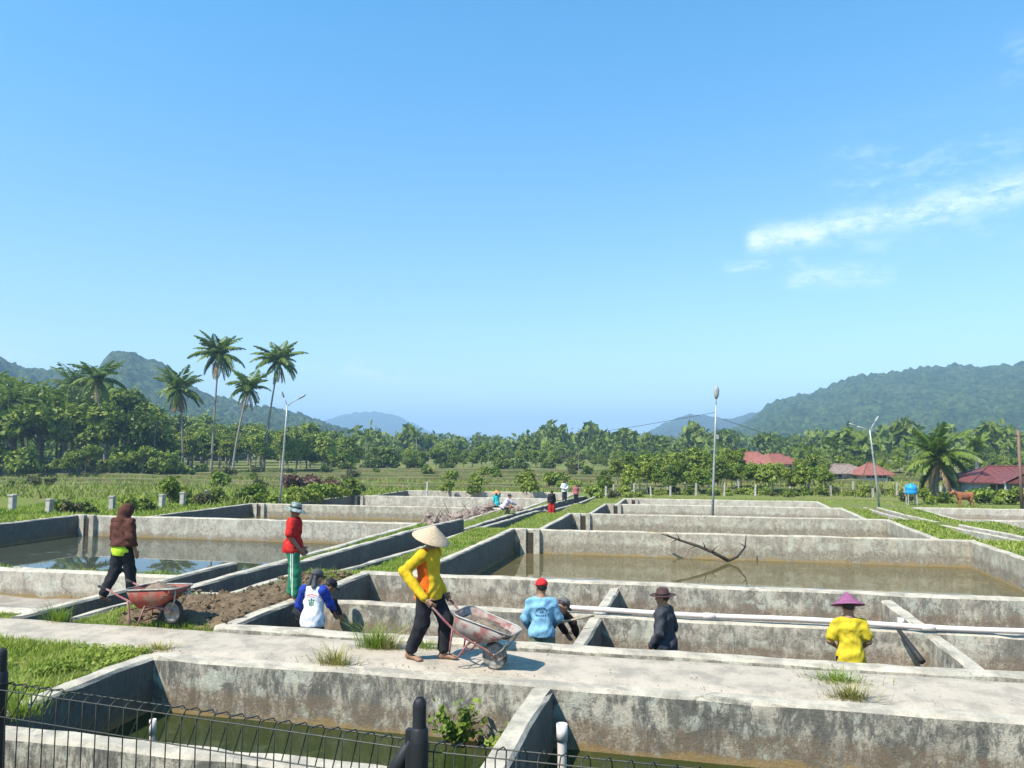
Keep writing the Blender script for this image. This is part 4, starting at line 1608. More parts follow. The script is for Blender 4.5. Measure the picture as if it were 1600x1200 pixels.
def hand_prims(wr, el, side, grip):
    """palm, four bent fingers of unequal length and a thumb leaving the side of the palm"""
    d = unit(np.array(wr) - np.array(el))
    if grip:
        d = unit(d + np.array([0, .9, -.3]))
    pn = unit(np.cross(d, np.array([0, 1, 0.2])) * side)          # back of the hand looks outward
    if abs(d @ unit(np.array([0, 1, .2]))) > .9:
        pn = np.array([side, 0, 0.0])
    w_ = unit(np.cross(pn, d))
    if w_[1] < 0:
        w_ = -w_                                                     # thumb side forward
    wr = np.array(wr, float)
    pr = [seg(wr - d * .02, wr + d * .02, .026, .028, .02)]
    for i, q in enumerate((-.027, -.009, .009, .027)):
        pr.append(seg(wr + d * .015 + w_ * q * .6, wr + d * .085 + w_ * q, .014, .0125, .012))
    inw = -pn * side * side
    for i, (q, L) in enumerate(((-.027, .052), (-.009, .068), (.009, .072), (.027, .064))):
        a = wr + d * .085 + w_ * q
        curl = 1.1 if grip else .35
        b = a + unit(d + inw * curl * .6) * L * .55
        c = b + unit(d * (1 - curl * .6) + inw * curl) * L * .55
        pr += [seg(a, b, .0105, .009, .004), seg(b, c, .009, .007, .003)]
    a = wr + d * .03 + w_ * .026
    b = a + unit(d * .6 + w_ * .8 + inw * .3) * .04
    c = b + unit(d + w_ * .15 + inw * .5) * .032
    pr += [seg(a, b, .013, .011, .008), seg(b, c, .011, .008, .003)]
    return pr


def person(label, loc, heading, pose, garments, hats=(), scale=1.0, h=.014, group=None, bare=False, hair=True, belly=0.0, shoe=None):
    J = dict(STAND)
    J.update(pose)
    g = {k: np.array(v, float) for k, v in J.items() if isinstance(v, tuple)}
    e = empty('person', loc, heading)
    e.scale = (scale,) * 3
    tag(e, label, 'person', group)
    sh = unit(g['sR'] - g['sL'])
    RT_ = frame(g['chest'] - g['pel'], sh)
    RP_ = frame(g['chest'] - g['pel'], unit(g['hR'] - g['hL']))
    mid = (g['pel'] + g['chest']) / 2

    def torso(t, low=True):
        pr = [ell(g['chest'] + RT_[:, 2] * .02, (.142 + t, .10 + t, .20 + t), RT_, .05),
              ell(mid + RT_[:, 1] * belly, (.125 + t, .09 + t + belly, .19 + t), RT_, .06),
              seg(g['neck'] - RT_[:, 2] * .045, g['sR'] - RT_[:, 2] * .012, .05 + t * .6, .046 + t * .8, .05),
              seg(g['neck'] - RT_[:, 2] * .045, g['sL'] - RT_[:, 2] * .012, .05 + t * .6, .046 + t * .8, .05),
              seg(g['neck'] - RT_[:, 2] * .03, g['chest'] + RT_[:, 2] * .08, .056 + t * .7, .10 + t * .8, .05)]
        if low:
            pr.append(ell(g['pel'], (.152 + t, .112 + t, .135 + t), RP_, .06))
        return pr

    def arm(s, t, frac=2.0, cuff=0.0):
        S, E_, W_ = g['s' + s], g['e' + s], g['w' + s]
        if frac <= 1.0:
            return [seg(S, S + (E_ - S) * frac, .051 + t, .05 + t + cuff, .03)]
        return [seg(S, E_, .050 + t, .042 + t, .03), seg(E_, E_ + (W_ - E_) * (frac - 1), .041 + t, .03 + t + cuff, .03)]

    def leg(s, t, frac=2.0, flare=0.0):
        H_, K_, A_ = g['h' + s], g['k' + s], g['a' + s]
        if frac <= 1.0:
            return [seg(H_, H_ + (K_ - H_) * frac, .085 + t, .075 + t + flare, .04)]
        return [seg(H_, K_, .084 + t, .06 + t, .045), seg(K_, K_ + (A_ - K_) * (frac - 1), .057 + t + flare * .5, .036 + t + flare, .04)]

    # --- body: one continuous skin
    up = unit(g['head'] - g['neck'])
    cyw, syw = math.cos(J['hyaw']), math.sin(J['hyaw'])
    fwd = np.array([-syw, cyw, 0.0])
    fwd = unit(fwd * math.cos(J['hpitch']) + np.array([0, 0, 1]) * math.sin(J['hpitch']))
    RH = frame(np.cross(np.cross(fwd, np.array([0, 0, 1])), fwd), np.cross(fwd, np.array([0, 0, 1])))
    hc = g['head']
    HX, HY, HZ = RH[:, 0], fwd, RH[:, 2]
    pr = torso(0) + arm('R', 0) + arm('L', 0) + leg('R', 0) + leg('L', 0)
    pr += [seg(g['neck'] - up * .03, hc - HZ * .04, .056, .05, .03),
           ell(hc + HZ * .02, (.074, .092, .10), np.stack([HX, HY, HZ], 1), .03),
           ell(hc - HZ * .06 + HY * .03, (.056, .06, .062), np.stack([HX, HY, HZ], 1), .03),
           seg(hc + HY * .085 + HZ * .012, hc + HY * .105 - HZ * .028, .009, .014, .015),
           ell(hc + HY * .087 - HZ * .058, (.024, .010, .009), np.stack([HX, HY, HZ], 1), .008),
           ell(hc + HX * .076 - HZ * .01, (.011, .02, .03), np.stack([HX, HY, HZ], 1), .008),
           ell(hc - HX * .076 - HZ * .01, (.011, .02, .03), np.stack([HX, HY, HZ], 1), .008)]
    for s in 'RL':
        A_ = g['a' + s]
        fa = J['foot' + s]
        fd = np.array([math.sin(fa), math.cos(fa), 0])
        pit = J.get('pitch' + s, 0.0)
        fd = fd * math.cos(pit) + np.array([0, 0, -math.sin(pit)])
        base = A_ - np.array([0, 0, .045])
        pr += [seg(A_, base - fd * .03, .036, .032, .03), seg(base - fd * .03, base + fd * .13 - np.array([0, 0, .005]), .032, .028, .03),
               ell(base + fd * .15 - np.array([0, 0, .008]), (.043, .05, .022), frame(np.array([0, 0, 1.0]), np.cross(fd, np.array([0, 0, 1]))), .02)]
        if bare:
            sd = unit(np.cross(fd, np.array([0, 0, 1])))
            for q in range(5):
                o_ = base + fd * (.185 - .009 * abs(q - 1)) + sd * (.03 - .0155 * q) * (1 if s == 'L' else -1) - np.array([0, 0, .013])
                pr.append(seg(o_ - fd * .03, o_ + fd * .008, .011, .009 - .0005 * q, .004))
    V, F = nets(*field(pr, h))
    Vs, Fs, off = [V], [F], len(V)
    for s, sd in (('R', 1), ('L', -1)):
        Vh, Fh = nets(*field(hand_prims(g['w' + s], g['e' + s], sd, J['grip'] if not isinstance(J['grip'], str) else s in J['grip']), max(.0055, h * .42), pad=.02))
        Vs.append(Vh)
        Fs.append(Fh + off)
        off += len(Vh)
    np_mesh('body', np.concatenate(Vs), np.concatenate(Fs), SKIN, e, smooth=True)
    if h < .016:
        for q in (-1, 1):
            mb = MB().lathe([(0, -.011), (.008, -.008), (.011, 0), (.008, .008), (0, .011)], 8)
            mb.build('eye', EYE, e, tuple(hc + HY * .083 + HX * q * .031 + HZ * .008))
    if hair:
        R_ = np.stack([HX, HY, HZ], 1)
        V, F = nets(*field([ell(hc + HZ * .03 - HY * .008, (.08, .096, .10), R_, .02)], h * .8, cuts=[(tuple(HY * .75 - HZ), float((HY * .75 - HZ) @ (hc + HY * .03 + HZ * .0)))]))
        np_mesh('hair', V, F, HAIR, e, smooth=True)
    # --- clothes
    hem_n = -RP_[:, 2]
    made = {}
    for gi, G_ in enumerate(garments):
        kind, mat = G_['k'], G_['m']
        t = G_.get('t', .018)
        nm = G_.get('name', kind)
        hem = G_.get('hem', .1)
        if kind == 'top':
            p_ = torso(t) + [seg(g['pel'], g['pel'] - RP_[:, 2] * hem, .12 + t, .12 + t, .08), ell(g['pel'] - RP_[:, 2] * hem * .6, (.158 + t, .12 + t, .16), RP_, .06)]
            fr = G_.get('sleeve', 2.0)
            if fr:
                p_ += arm('R', t * .9, min(fr, 1.95), G_.get('cuff', 0)) + arm('L', t * .9, min(fr, 1.95), G_.get('cuff', 0))
            nk = unit(g['neck'] - g['chest'])
            cuts = [(tuple(hem_n), float(hem_n @ (g['pel'] - RP_[:, 2] * hem))), (tuple(nk), float(nk @ (g['neck'] + nk * .022)))]
            made[nm] = sdf_obj(nm, p_, mat, e, h, wob=G_.get('wob', .007), seed=gi * 7 + heading, cuts=cuts)
        elif kind == 'sleeves':
            for s in 'RL':
                p_ = arm(s, t, min(G_.get('frac', 1.95), 1.95), G_.get('cuff', 0)) + [ell(g['s' + s], (.05 + t, .054 + t, .056 + t), None, .03)]
                sdf_obj('sleeve', p_, mat, e, h, wob=.004, seed=gi + 3)
        elif kind == 'pants':
            fr = G_.get('frac', 1.94)
            p_ = [ell(g['pel'], (.152 + t * .35, .112 + t * .35, .13 + t * .3), RP_, .05)] + leg('R', t, fr, G_.get('flare', .008)) + leg('L', t, fr, G_.get('flare', .008))
            ct = [(tuple(RP_[:, 2]), float(RP_[:, 2] @ (g['pel'] + RP_[:, 2] * .06)))]
            made[nm] = sdf_obj(nm, p_, mat, e, h, wob=.0045, seed=gi + 5, cuts=ct)
        elif kind == 'skirt_band':      # hem of a longer undershirt
            p_ = [ell(g['pel'] - RP_[:, 2] * .04, (.158 + t, .12 + t, .16 + t), RP_, .05)]
            a, b = G_['z']
            cuts = [(tuple(hem_n), float(hem_n @ (g['pel'] - RP_[:, 2] * a))), (tuple(-hem_n), float(-hem_n @ (g['pel'] + RP_[:, 2] * b)))]
            sdf_obj(nm, p_, mat, e, h * .8, wob=.003, cuts=cuts)
        elif kind == 'hood':
            R_ = np.stack([HX, HY, HZ], 1)
            p_ = [ell(hc + HZ * .015 - HY * .005, (.105, .125, .135), R_, .04), seg(g['neck'], hc - HY * .03 - HZ * .03, .10, .10, .05), ell(g['neck'] - np.array([0, .03, .02]), (.13, .10, .07), None, .05)]
            sdf_obj(nm, p_, mat, e, h * .8, wob=.004, seed=2, subs=[(hc + HY * .135 - HZ * .01, (.075, .09, .10))])
        elif kind == 'shoes':
            for s in 'RL':
                A_ = g['a' + s]
                fd = np.array([math.sin(J['foot' + s]), math.cos(J['foot' + s]), 0])
                base = A_ - np.array([0, 0, .04])
                sdf_obj('shoe', [seg(A_ + np.array([0, 0, .02]), base - fd * .03, .046, .04, .03), seg(base - fd * .03, base + fd * .17, .04, .034, .03)], mat, e, h)
    Mh = Matrix([[HX[0], HY[0], HZ[0], hc[0]], [HX[1], HY[1], HZ[1], hc[1]], [HX[2], HY[2], HZ[2], hc[2]], [0, 0, 0, 1]])
    for ht in hats:
        mtx = Mh @ Matrix.Translation(ht.get('o', (0, 0, 0))) @ Matrix.Rotation(ht.get('tilt', 0), 4, 'X')
        if ht['k'] == 'lathe':
            mb = MB().lathe(ht['p'], ht.get('n', 28), 0, mtx)
            if ht.get('rag'):
                mb.v = [tuple(Vector(v) + Vector((0, 0, ht['rag'] * math.sin(i * 2.7)))) for i, v in enumerate(mb.v)]
            o = mb.build(ht['name'], ht['m'], e, smooth=ht.get('s', True))
            if ht.get('band'):
                MB().lathe(ht['band'][0], 28, 0, mtx).build('hat_band', ht['band'][1], o, smooth=True)
        else:   # peaked cap
            R_ = np.stack([HX, HY, HZ], 1)
            cc = hc + HZ * .045 - HY * .01
            ct = [(tuple(-HZ), float(-HZ @ (hc + HZ * .03)))]
            cp = sdf_obj('cap', [ell(cc, (.088, .108, .088), R_, .02)], ht['m'], e, h * .7, cuts=ct)
            if ht.get('peak', True):
                pk = [ell(hc + HZ * .038 + HY * (.10 if not ht.get('rev') else -.11), (.068, .085, .011), R_, .01)]
                pk = sdf_obj('peak', pk, ht.get('pm', ht['m']), cp, h * .6)
            if ht.get('drape'):
                sdf_obj('neck_cloth', [seg(hc - HY * .07 + HX * .04, g['neck'] - HY * .07 + HX * .06, .03, .045, .04), seg(hc - HY * .07 - HX * .04, g['neck'] - HY * .07 - HX * .06, .03, .045, .04)], ht['m'], e, h)
    e['_j'] = 0
    del e['_j']
    return e, made


CONE = [(.0, .150), (.02, .143), (.10, .085), (.19, .025), (.245, -.022), (.25, -.030), (.243, -.030), (.188, .016), (.10, .075), (.02, .132), (0, .138)]
STRAW = simple('woven_straw', (.52, .40, .27), (.42, .31, .20), 30, .85, .5, stretch=(1, 1, 3), bdist=.004)
PURPLE = simple('faded_purple_hat', (.27, .09, .17), (.21, .07, .15), 14, .7, .3)


def face(dx, dy):
    """heading that makes local +Y point along (dx,dy)"""
    return math.atan2(-dx, dy)


M_BROWN = cloth('brown_hoodie_cloth', (.105, .042, .03), (.075, .03, .024))
M_NEON = cloth('neon_yellow_cloth', (.52, .72, .05), (.42, .62, .04))
M_BLACK = cloth('black_cloth', (.018, .018, .022), (.03, .03, .034))
M_RED = cloth('red_cloth', (.50, .028, .022), (.38, .02, .02))
M_WHITE = cloth('white_cloth', (.70, .70, .72), (.60, .60, .63))
M_BLUE = cloth('royal_blue_cloth', (.03, .06, .36), (.02, .045, .27))
M_SKYB = cloth('light_blue_cloth', (.22, .42, .56), (.17, .35, .48))
M_OLIVE = cloth('grey_green_cloth', (.23, .25, .18), (.14, .155, .11), 14)
M_GREY = cloth('charcoal_cloth', (.035, .037, .045), (.055, .057, .065))
M_YELLOW = cloth('yellow_cloth', (.58, .44, .03), (.52, .39, .026))
M_GREYCAP = cloth('grey_cap_cloth', (.07, .07, .075), (.10, .10, .105))
M_REDCAP = cloth('red_cap_cloth', (.56, .03, .035), (.42, .025, .03))
M_HATBROWN = simple('brown_felt', (.075, .035, .028), (.05, .026, .022), 16, .8, .2)
M_BUCKET = simple('camouflage_hat_cloth', (.30, .33, .33), (.10, .15, .12), 16, .85, .2, lo=.45, hi=.55)
M_TURQ = cloth('turquoise_cloth', (.05, .50, .50))
M_LAV = cloth('pale_lavender_cloth', (.55, .50, .62))
M_ORHAT = cloth('orange_hat_cloth', (.62, .28, .13))
M_PINK = cloth('maroon_check_cloth', (.33, .05, .07), (.45, .2, .2), 18)


def two_tone():
    """yellow jersey with an orange side panel"""
    m, t, p = new_mat('yellow_orange_jersey')
    s = t.sep(t.new('ShaderNodeTexCoord').outputs['Object'])
    n = t.noise(t.new('ShaderNodeTexCoord').outputs['Object'], 8, 4, .6)
    edge = t.math('ADD', s[1], t.math('MULTIPLY', t.math('SUBTRACT', s[2], 1.0), .10))
    f = t.math('MULTIPLY', t.ramp(edge, -.15, -.14), t.ramp(edge, .078, .068))
    yel = t.mix(t.ramp(n, .35, .65), (.64, .42, .02), (.52, .34, .018))
    t.put(p.inputs['Base Color'], t.mix(f, yel, (.72, .12, .008)))
    p.inputs['Roughness'].default_value = .85
    p.inputs['Specular IOR Level'].default_value = .2
    return m


def stripe_pants(name, base, stripe):
    m, t, p = new_mat(name)
    s = t.sep(t.new('ShaderNodeTexCoord').outputs['Object'])
    ay = t.math('ABSOLUTE', t.math('SUBTRACT', s[1], .0))
    f = t.math('MULTIPLY', t.ramp(ay, .026, .02), t.ramp(t.math('ABSOLUTE', s[0]), .12, .125))
    f2 = t.math('MULTIPLY', f, t.ramp(ay, .005, .009))
    t.put(p.inputs['Base Color'], t.mix(f2, base, stripe))
    p.inputs['Roughness'].default_value = .6
    return m


def back_print(obj, e, rows, mat, name='back_print'):
    """small lettering-like marks lying on the cloth of the back (local -Y side); rows of (x, z, w, h)"""
    me = obj.data
    from mathutils.bvhtree import BVHTree
    bv = BVHTree.FromPolygons([v.co.copy() for v in me.vertices], [tuple(p.vertices) for p in me.polygons])
    mb = MB()
    for x, z, w_, h_ in rows:
        vs_ = []
        for dx, dz in ((-.5, -.5), (.5, -.5), (.5, .5), (-.5, .5)):
            hit = bv.ray_cast(Vector((x + dx * w_, -.6, z + dz * h_)), Vector((0, 1, 0)))[0]
            if hit is None:
                break
            vs_.append(hit + Vector((0, -.004, 0)))
        if len(vs_) == 4:
            mb.add(vs_, [(0, 1, 2, 3)])
    if mb.v:
        tag(mb.build(name, mat, e), kind='stuff')


# --- 1 hooded person walking ahead of the red wheelbarrow
CAMR = np.array([CY, SY])          # camera right on the ground
CAMF = np.array([-SY, CY])
def cdir(r, f):
    v = CAMR * r + CAMF * f
    return face(v[0], v[1])


p = at_z(188, 934, 0)
person('person in a brown hooded jacket with a neon shirt hem, walking', (p[0], p[1], .0), cdir(.38, .92),
       dict(kL=(-.09, -.05, .46), aL=(-.10, -.26, .10), pitchL=.5, kR=(.09, .10, .46), aR=(.10, .14, .075), hpitch=-.45, hyaw=-.25, head=(0.01, .05, 1.46),
            eR=(.235, -.04, 1.04), wR=(.25, .05, .81), eL=(-.22, .02, 1.04), wL=(-.2, .13, .84), sR=(.165, 0, 1.285), sL=(-.165, 0, 1.285)),
       [dict(k='top', m=M_BROWN, t=.042, hem=-.01, sleeve=1.93, name='hooded_jacket', cuff=.004, wob=.009), dict(k='hood', m=M_BROWN), dict(k='skirt_band', m=M_NEON, t=.036, z=(.15, .05), name='undershirt'),
        dict(k='pants', m=M_BLACK, t=.03, flare=.015)], scale=1.02)

# --- 2 man in red
p = at_z(456, 934, .04)
MG = stripe_pants('green_track_pants', (.012, .16, .075), (.62, .66, .60))
e2, _ = person('man in a red shirt, green striped trousers and a wide brimmed hat', (p[0], p[1], .03), cdir(.85, .15),
       dict(eR=(.2, -.03, 1.05), wR=(.15, .12, .84), eL=(-.2, -.03, 1.05), wL=(-.12, .14, .84), hpitch=-.25, hyaw=.15, aR=(.09, .08, .075), kR=(.09, .06, .45)),
       [dict(k='top', m=M_RED, t=.028, hem=.10, sleeve=.75, cuff=.014, name='t_shirt', wob=.009), dict(k='pants', m=MG, t=.028, flare=.022)],
       [dict(k='lathe', name='brimmed_hat', m=M_BUCKET, p=[(0, .135), (.06, .128), (.088, .10), (.10, .045), (.105, .03), (.14, .012), (.185, -.02), (.19, -.024), (.182, -.026), (.14, .004), (.10, .02)], band=([(.101, .052), (.106, .03), (.1, .028)], M_BLACK))], scale=1.02)

# --- 3 man in the white and blue jersey, in the pond
p = at_y(490, 905, 11.05)
e3, md = person('man in a white jersey with blue sleeves and dark cap, in the pond', (p[0], 11.05, -.86), cdir(.12, .99),
       dict(eR=(.24, .10, 1.06), wR=(.22, .30, .95), eL=(-.25, .05, 1.05), wL=(-.22, .24, .9), head=(.03, .06, 1.47), hyaw=-.5, hpitch=-.35, chest=(0, .05, 1.16), neck=(0, .05, 1.33)),
       [dict(k='top', m=M_WHITE, t=.024, hem=.14, sleeve=0, name='jersey'), dict(k='sleeves', m=M_BLUE, t=.02), dict(k='pants', m=M_GREY, t=.02)],
       [dict(k='cap', m=M_GREYCAP, drape=True)])
pr_red = cloth('red_print', (.55, .06, .06))
pr_grn = cloth('green_print', (.06, .20, .10))
r_ = random.Random(1)
back_print(md['jersey'], e3, [(x, 1.235 - abs(x) * .25, .013, .02) for x in np.arange(-.07, .075, .02)] + [(x, 1.205 - abs(x) * .2, .012, .012) for x in np.arange(-.06, .065, .018)], pr_red)
back_print(md['jersey'], e3, [(0, 1.12, .02, .12), (-.035, 1.15, .03, .02), (.035, 1.15, .03, .02), (-.03, 1.10, .018, .06), (.03, 1.10, .018, .06)], pr_grn)

# --- 4 dark clothed man just in front of him
p = at_y(520, 930, 11.95)
person('man in black half hidden behind the blue sleeved man', (p[0] - .32, 11.75, -.90), cdir(.9, .45),
       dict(pel=(0, -.1, .82), chest=(0, .12, 1.05), neck=(0, .24, 1.17), head=(0, .34, 1.22), hpitch=-.7, sR=(.16, .2, 1.12), sL=(-.16, .2, 1.12), hR=(.085, -.1, .78), hL=(-.085, -.1, .78),
            eR=(.18, .36, 1.02), wR=(.16, .46, .80), eL=(-.18, .36, .98), wL=(-.14, .44, .78), kR=(.1, .03, .42), kL=(-.1, .03, .42)),
       [dict(k='top', m=M_BLACK, t=.02, name='shirt'), dict(k='pants', m=M_GREY, t=.02)], [dict(k='cap', m=M_BLACK)], h=.016)

# --- 5 man in yellow pushing the wheelbarrow
p1, p2 = at_z(652, 1030, 0), at_z(690, 1028, 0)
BW = at_z(773, 1044, 0)            # where the wheel of that barrow touches
BARD = unit(np.array([1.0, -.16, 0]))
BLIFT, BSC = RAD(18), .84
man = np.array([(p1[0] + p2[0]) / 2, (p1[1] + p2[1]) / 2, 0])
JER = two_tone()
HD5 = face(BARD[0], BARD[1])
_bm = Matrix.Translation((BW[0], BW[1], -.012 + .19 * BSC)) @ Matrix.Rotation(math.atan2(BARD[1], BARD[0]), 4, 'Z') @ Matrix.Rotation(BLIFT, 4, 'Y') @ Matrix.Scale(BSC, 4)
_mm = (Matrix.Translation((man[0] - .02, man[1], 0)) @ Matrix.Rotation(HD5, 4, 'Z')).inverted()
GR = {s_: np.array(_mm @ (_bm @ Vector((-1.07, -q * .285, .375)))) for s_, q in (('R', 1), ('L', -1))}
WR_ = {s_: tuple(GR[s_] + np.array([0.0, -.055, .05])) for s_ in 'RL'}
person('barefoot man in a yellow and orange jersey and straw cone hat', (man[0] - .02, man[1], .0), face(BARD[0], BARD[1]),
       dict(kR=(.10, -.03, .45), aR=(.11, -.20, .085), kL=(-.09, .20, .47), aL=(-.09, .17, .075), pel=(0, 0, .86), chest=(0, .0, 1.16), hpitch=-.22, hyaw=-.15, head=(0, .04, 1.475),
            sR=(.165, -.01, 1.285), eR=(.27, -.20, 1.10), wR=WR_['R'], sL=(-.16, .01, 1.285), eL=(-.27, -.12, 1.08), wL=WR_['L'], grip='RL', footR=.15, pitchR=.12),
       [dict(k='top', m=JER, t=.028, hem=.12, sleeve=0, name='jersey', wob=.009), dict(k='sleeves', m=cloth('yellow_sleeve_cloth', (.64, .42, .02)), t=.022, frac=1.9, cuff=.004), dict(k='pants', m=M_BLACK, t=.03, frac=1.86, flare=.012)],
       [dict(k='lathe', name='cone_hat', m=STRAW, p=CONE, o=(0, -.01, .03), tilt=-.14)], bare=True, scale=1.0, h=.0125)

# --- 6 man in light blue with the red cap
p = at_y(846, 905, 11.0)
e6, md = person('man in a light blue long sleeved shirt and red cap, seen from behind', (p[0], 11.0, -.86), cdir(.05, 1.0),
       dict(eR=(.25, .04, 1.06), wR=(.20, .24, .95), eL=(-.24, .0, 1.05), wL=(-.19, .2, .9), hyaw=.35, hpitch=-.15),
       [dict(k='top', m=M_SKYB, t=.02, hem=.06, sleeve=1.93, name='long_sleeved_shirt', wob=.009), dict(k='pants', m=M_OLIVE, t=.026)],
       [dict(k='cap', m=M_REDCAP)])
pr_dk = cloth('dark_blue_print', (.03, .09, .22))
rows = [(.075 * math.sin(a), 1.17 + .055 * math.cos(a), .014, .02) for a in np.linspace(-1.25, 1.25, 9)]
rows += [(-.014, 1.165, .014, .024), (.014, 1.165, .014, .024)] + [(x, 1.115, .013, .024) for x in np.arange(-.075, .08, .026)]
back_print(md['long_sleeved_shirt'], e6, rows, pr_dk)

# --- a worker bending behind him
p = at_y(880, 957, 11.75)
person('person in dark brown clothes bending behind the man in light blue', (p[0] - .2, 11.6, -.92), cdir(.75, .6),
       dict(pel=(0, -.16, .80), chest=(0, .08, 1.0), neck=(0, .2, 1.1), head=(0, .3, 1.13), hpitch=-.75, sR=(.15, .17, 1.06), sL=(-.15, .17, 1.06), hR=(.085, -.16, .76), hL=(-.085, -.16, .76),
            eR=(.18, .34, .92), wR=(.12, .46, .72), eL=(-.18, .34, .9), wL=(-.1, .44, .70), kR=(.1, .0, .42), kL=(-.1, .0, .42)),
       [dict(k='top', m=cloth('dark_brown_cloth', (.05, .03, .024)), t=.022, name='shirt'), dict(k='pants', m=M_BLACK, t=.02)], [dict(k='cap', m=cloth('dull_grey_cap', (.14, .135, .13)))], h=.016)

# --- 7 man in dark shirt with brown hat
p = at_y(1036, 940, 10.95)
e7, md = person('man in a dark shirt and brown brimmed hat looking left', (p[0] + .02, 10.95, -.88), cdir(-.75, .5),
       dict(eR=(.23, -.03, 1.05), wR=(.22, .1, .83), eL=(-.23, -.02, 1.05), wL=(-.2, .12, .85), hyaw=.15, hpitch=-.05),
       [dict(k='top', m=M_GREY, t=.024, hem=.12, sleeve=1.93, name='long_sleeved_shirt', wob=.009), dict(k='pants', m=M_BLACK, t=.02)],
       [dict(k='lathe', name='brimmed_hat', m=M_HATBROWN, p=[(0, .125), (.05, .13), (.08, .118), (.094, .05), (.10, .036), (.15, .03), (.185, .038), (.188, .034), (.15, .022), (.095, .026)], band=([(.097, .058), (.102, .036), (.096, .034)], M_BLACK))], belly=.01, scale=.98)
# pale panel on his chest
fr_ = md['long_sleeved_shirt']
back_rows = []
def front_panel(obj, e, x0, x1, z0, z1, mat):
    from mathutils.bvhtree import BVHTree
    me = obj.data
    bv = BVHTree.FromPolygons([v.co.copy() for v in me.vertices], [tuple(q.vertices) for q in me.polygons])
    mb = MB()
    xs, zs = np.linspace(x0, x1, 6), np.linspace(z0, z1, 9)
    idx = {}
    for i, x in enumerate(xs):
        for j, z in enumerate(zs):
            hit = bv.ray_cast(Vector((x, .8, z)), Vector((0, -1, 0)))[0]
            if hit is not None:
                idx[i, j] = len(mb.v)
                mb.v.append(tuple(hit + Vector((0, .005, 0))))
    for i in range(5):
        for j in range(8):
            q = [(i, j), (i, j + 1), (i + 1, j + 1), (i + 1, j)]
            if all(k in idx for k in q):
                mb.f.append(tuple(idx[k] for k in q))
                mb.m.append(0)
    mb.build('white_shirt_front', mat, e, smooth=True)


front_panel(fr_, e7, -.05, .06, .98, 1.27, M_WHITE)

# --- 8 man in yellow t-shirt with purple cone hat
p = at_y(1326, 937, 10.95)
person('man in a yellow t-shirt and purple cone hat, back turned', (p[0], 10.95, -.90), cdir(.1, 1.0),
       dict(eR=(.235, .0, 1.05), wR=(.19, .17, .92), eL=(-.25, .03, 1.04), wL=(-.15, .2, .95), hpitch=-.3),
       [dict(k='top', m=M_YELLOW, t=.02, hem=.16, sleeve=.72, cuff=.012, name='t_shirt', wob=.009), dict(k='pants', m=M_BLACK, t=.02)],
       [dict(k='lathe', name='cone_hat', m=PURPLE, p=[(0, .17), (.03, .15), (.06, .125), (.10, .075), (.16, .03), (.215, .0), (.218, -.006), (.21, -.006), (.155, .02), (.095, .065), (0, .15)], o=(0, 0, .03))], scale=.98)

# --- the far workers
p = at_z(776, 806, -1.35)
person('far worker in turquoise with an orange hat, arm raised', (p[0], p[1], -1.52), cdir(-.3, .9), dict(eR=(.24, .1, 1.45), wR=(.12, .12, 1.62)),
       [dict(k='top', m=M_TURQ, t=.03, hem=.14, name='shirt'), dict(k='pants', m=M_GREY, t=.02)], [dict(k='lathe', name='cone_hat', m=M_ORHAT, p=CONE, o=(0, 0, .02))], h=.022, group='far workers at the end of the embankment')
p = at_z(790, 806, -.95)
person('far worker in pale lavender crouching at the rubble', (p[0], p[1], -.95), cdir(.9, .2),
       dict(pel=(0, -.12, .45), chest=(0, .08, .72), neck=(0, .14, .88), head=(0, .2, 1.01), hR=(.09, -.12, .42), hL=(-.09, -.12, .42), kR=(.14, .25, .48), kL=(-.14, .25, .48), aR=(.12, .05, .08), aL=(-.12, .05, .08),
            sR=(.165, .12, .85), sL=(-.165, .12, .85), eR=(.2, .3, .68), wR=(.12, .45, .6), eL=(-.2, .3, .68), wL=(-.1, .45, .58), hpitch=-.4),
       [dict(k='top', m=M_LAV, t=.03, name='shirt'), dict(k='pants', m=M_GREY, t=.02)], [dict(k='cap', m=M_GREYCAP)], h=.022, group='far workers at the end of the embankment')
p = at_z(862, 803, -.95)
person('far worker in black with a red wrap, bending on the embankment', (p[0], p[1], float(zg(p[0], p[1]))), cdir(.1, -.9), dict(head=(0, .1, 1.44), hpitch=-.4, chest=(0, .06, 1.15), neck=(0, .08, 1.32)),
       [dict(k='top', m=M_BLACK, t=.05, hem=.1, name='loose_top'), dict(k='pants', m=M_RED, t=.06, frac=1.8, flare=.05, name='wrap')], [dict(k='cap', m=M_BLACK, drape=True)], scale=.82, h=.022, group='far workers at the end of the embankment')
p = at_z(882, 785, -1.38)
person('far worker in a white shirt and dark hat at the ditch', (p[0], p[1], -1.38), cdir(.3, -.9), dict(eR=(.24, .05, 1.08), wR=(.12, .2, 1.0), eL=(-.24, .05, 1.08), wL=(-.12, .2, 1.0)),
       [dict(k='top', m=M_WHITE, t=.04, hem=.12, name='shirt'), dict(k='pants', m=M_GREY, t=.025)], [dict(k='lathe', name='brimmed_hat', m=M_HATBROWN, p=[(0, .12), (.08, .11), (.095, .04), (.18, .03), (.18, .025), (.09, .03)])], h=.022, group='far workers at the end of the embankment')
p = at_z(900, 787, -1.38)
person('far worker in a maroon checked shirt, rightmost of the far group', (p[0], p[1], -1.38), cdir(.1, -.9), dict(),
       [dict(k='top', m=M_PINK, t=.03, hem=.12, name='shirt'), dict(k='pants', m=M_BLACK, t=.02)], scale=.86, h=.022, group='far workers at the end of the embankment')
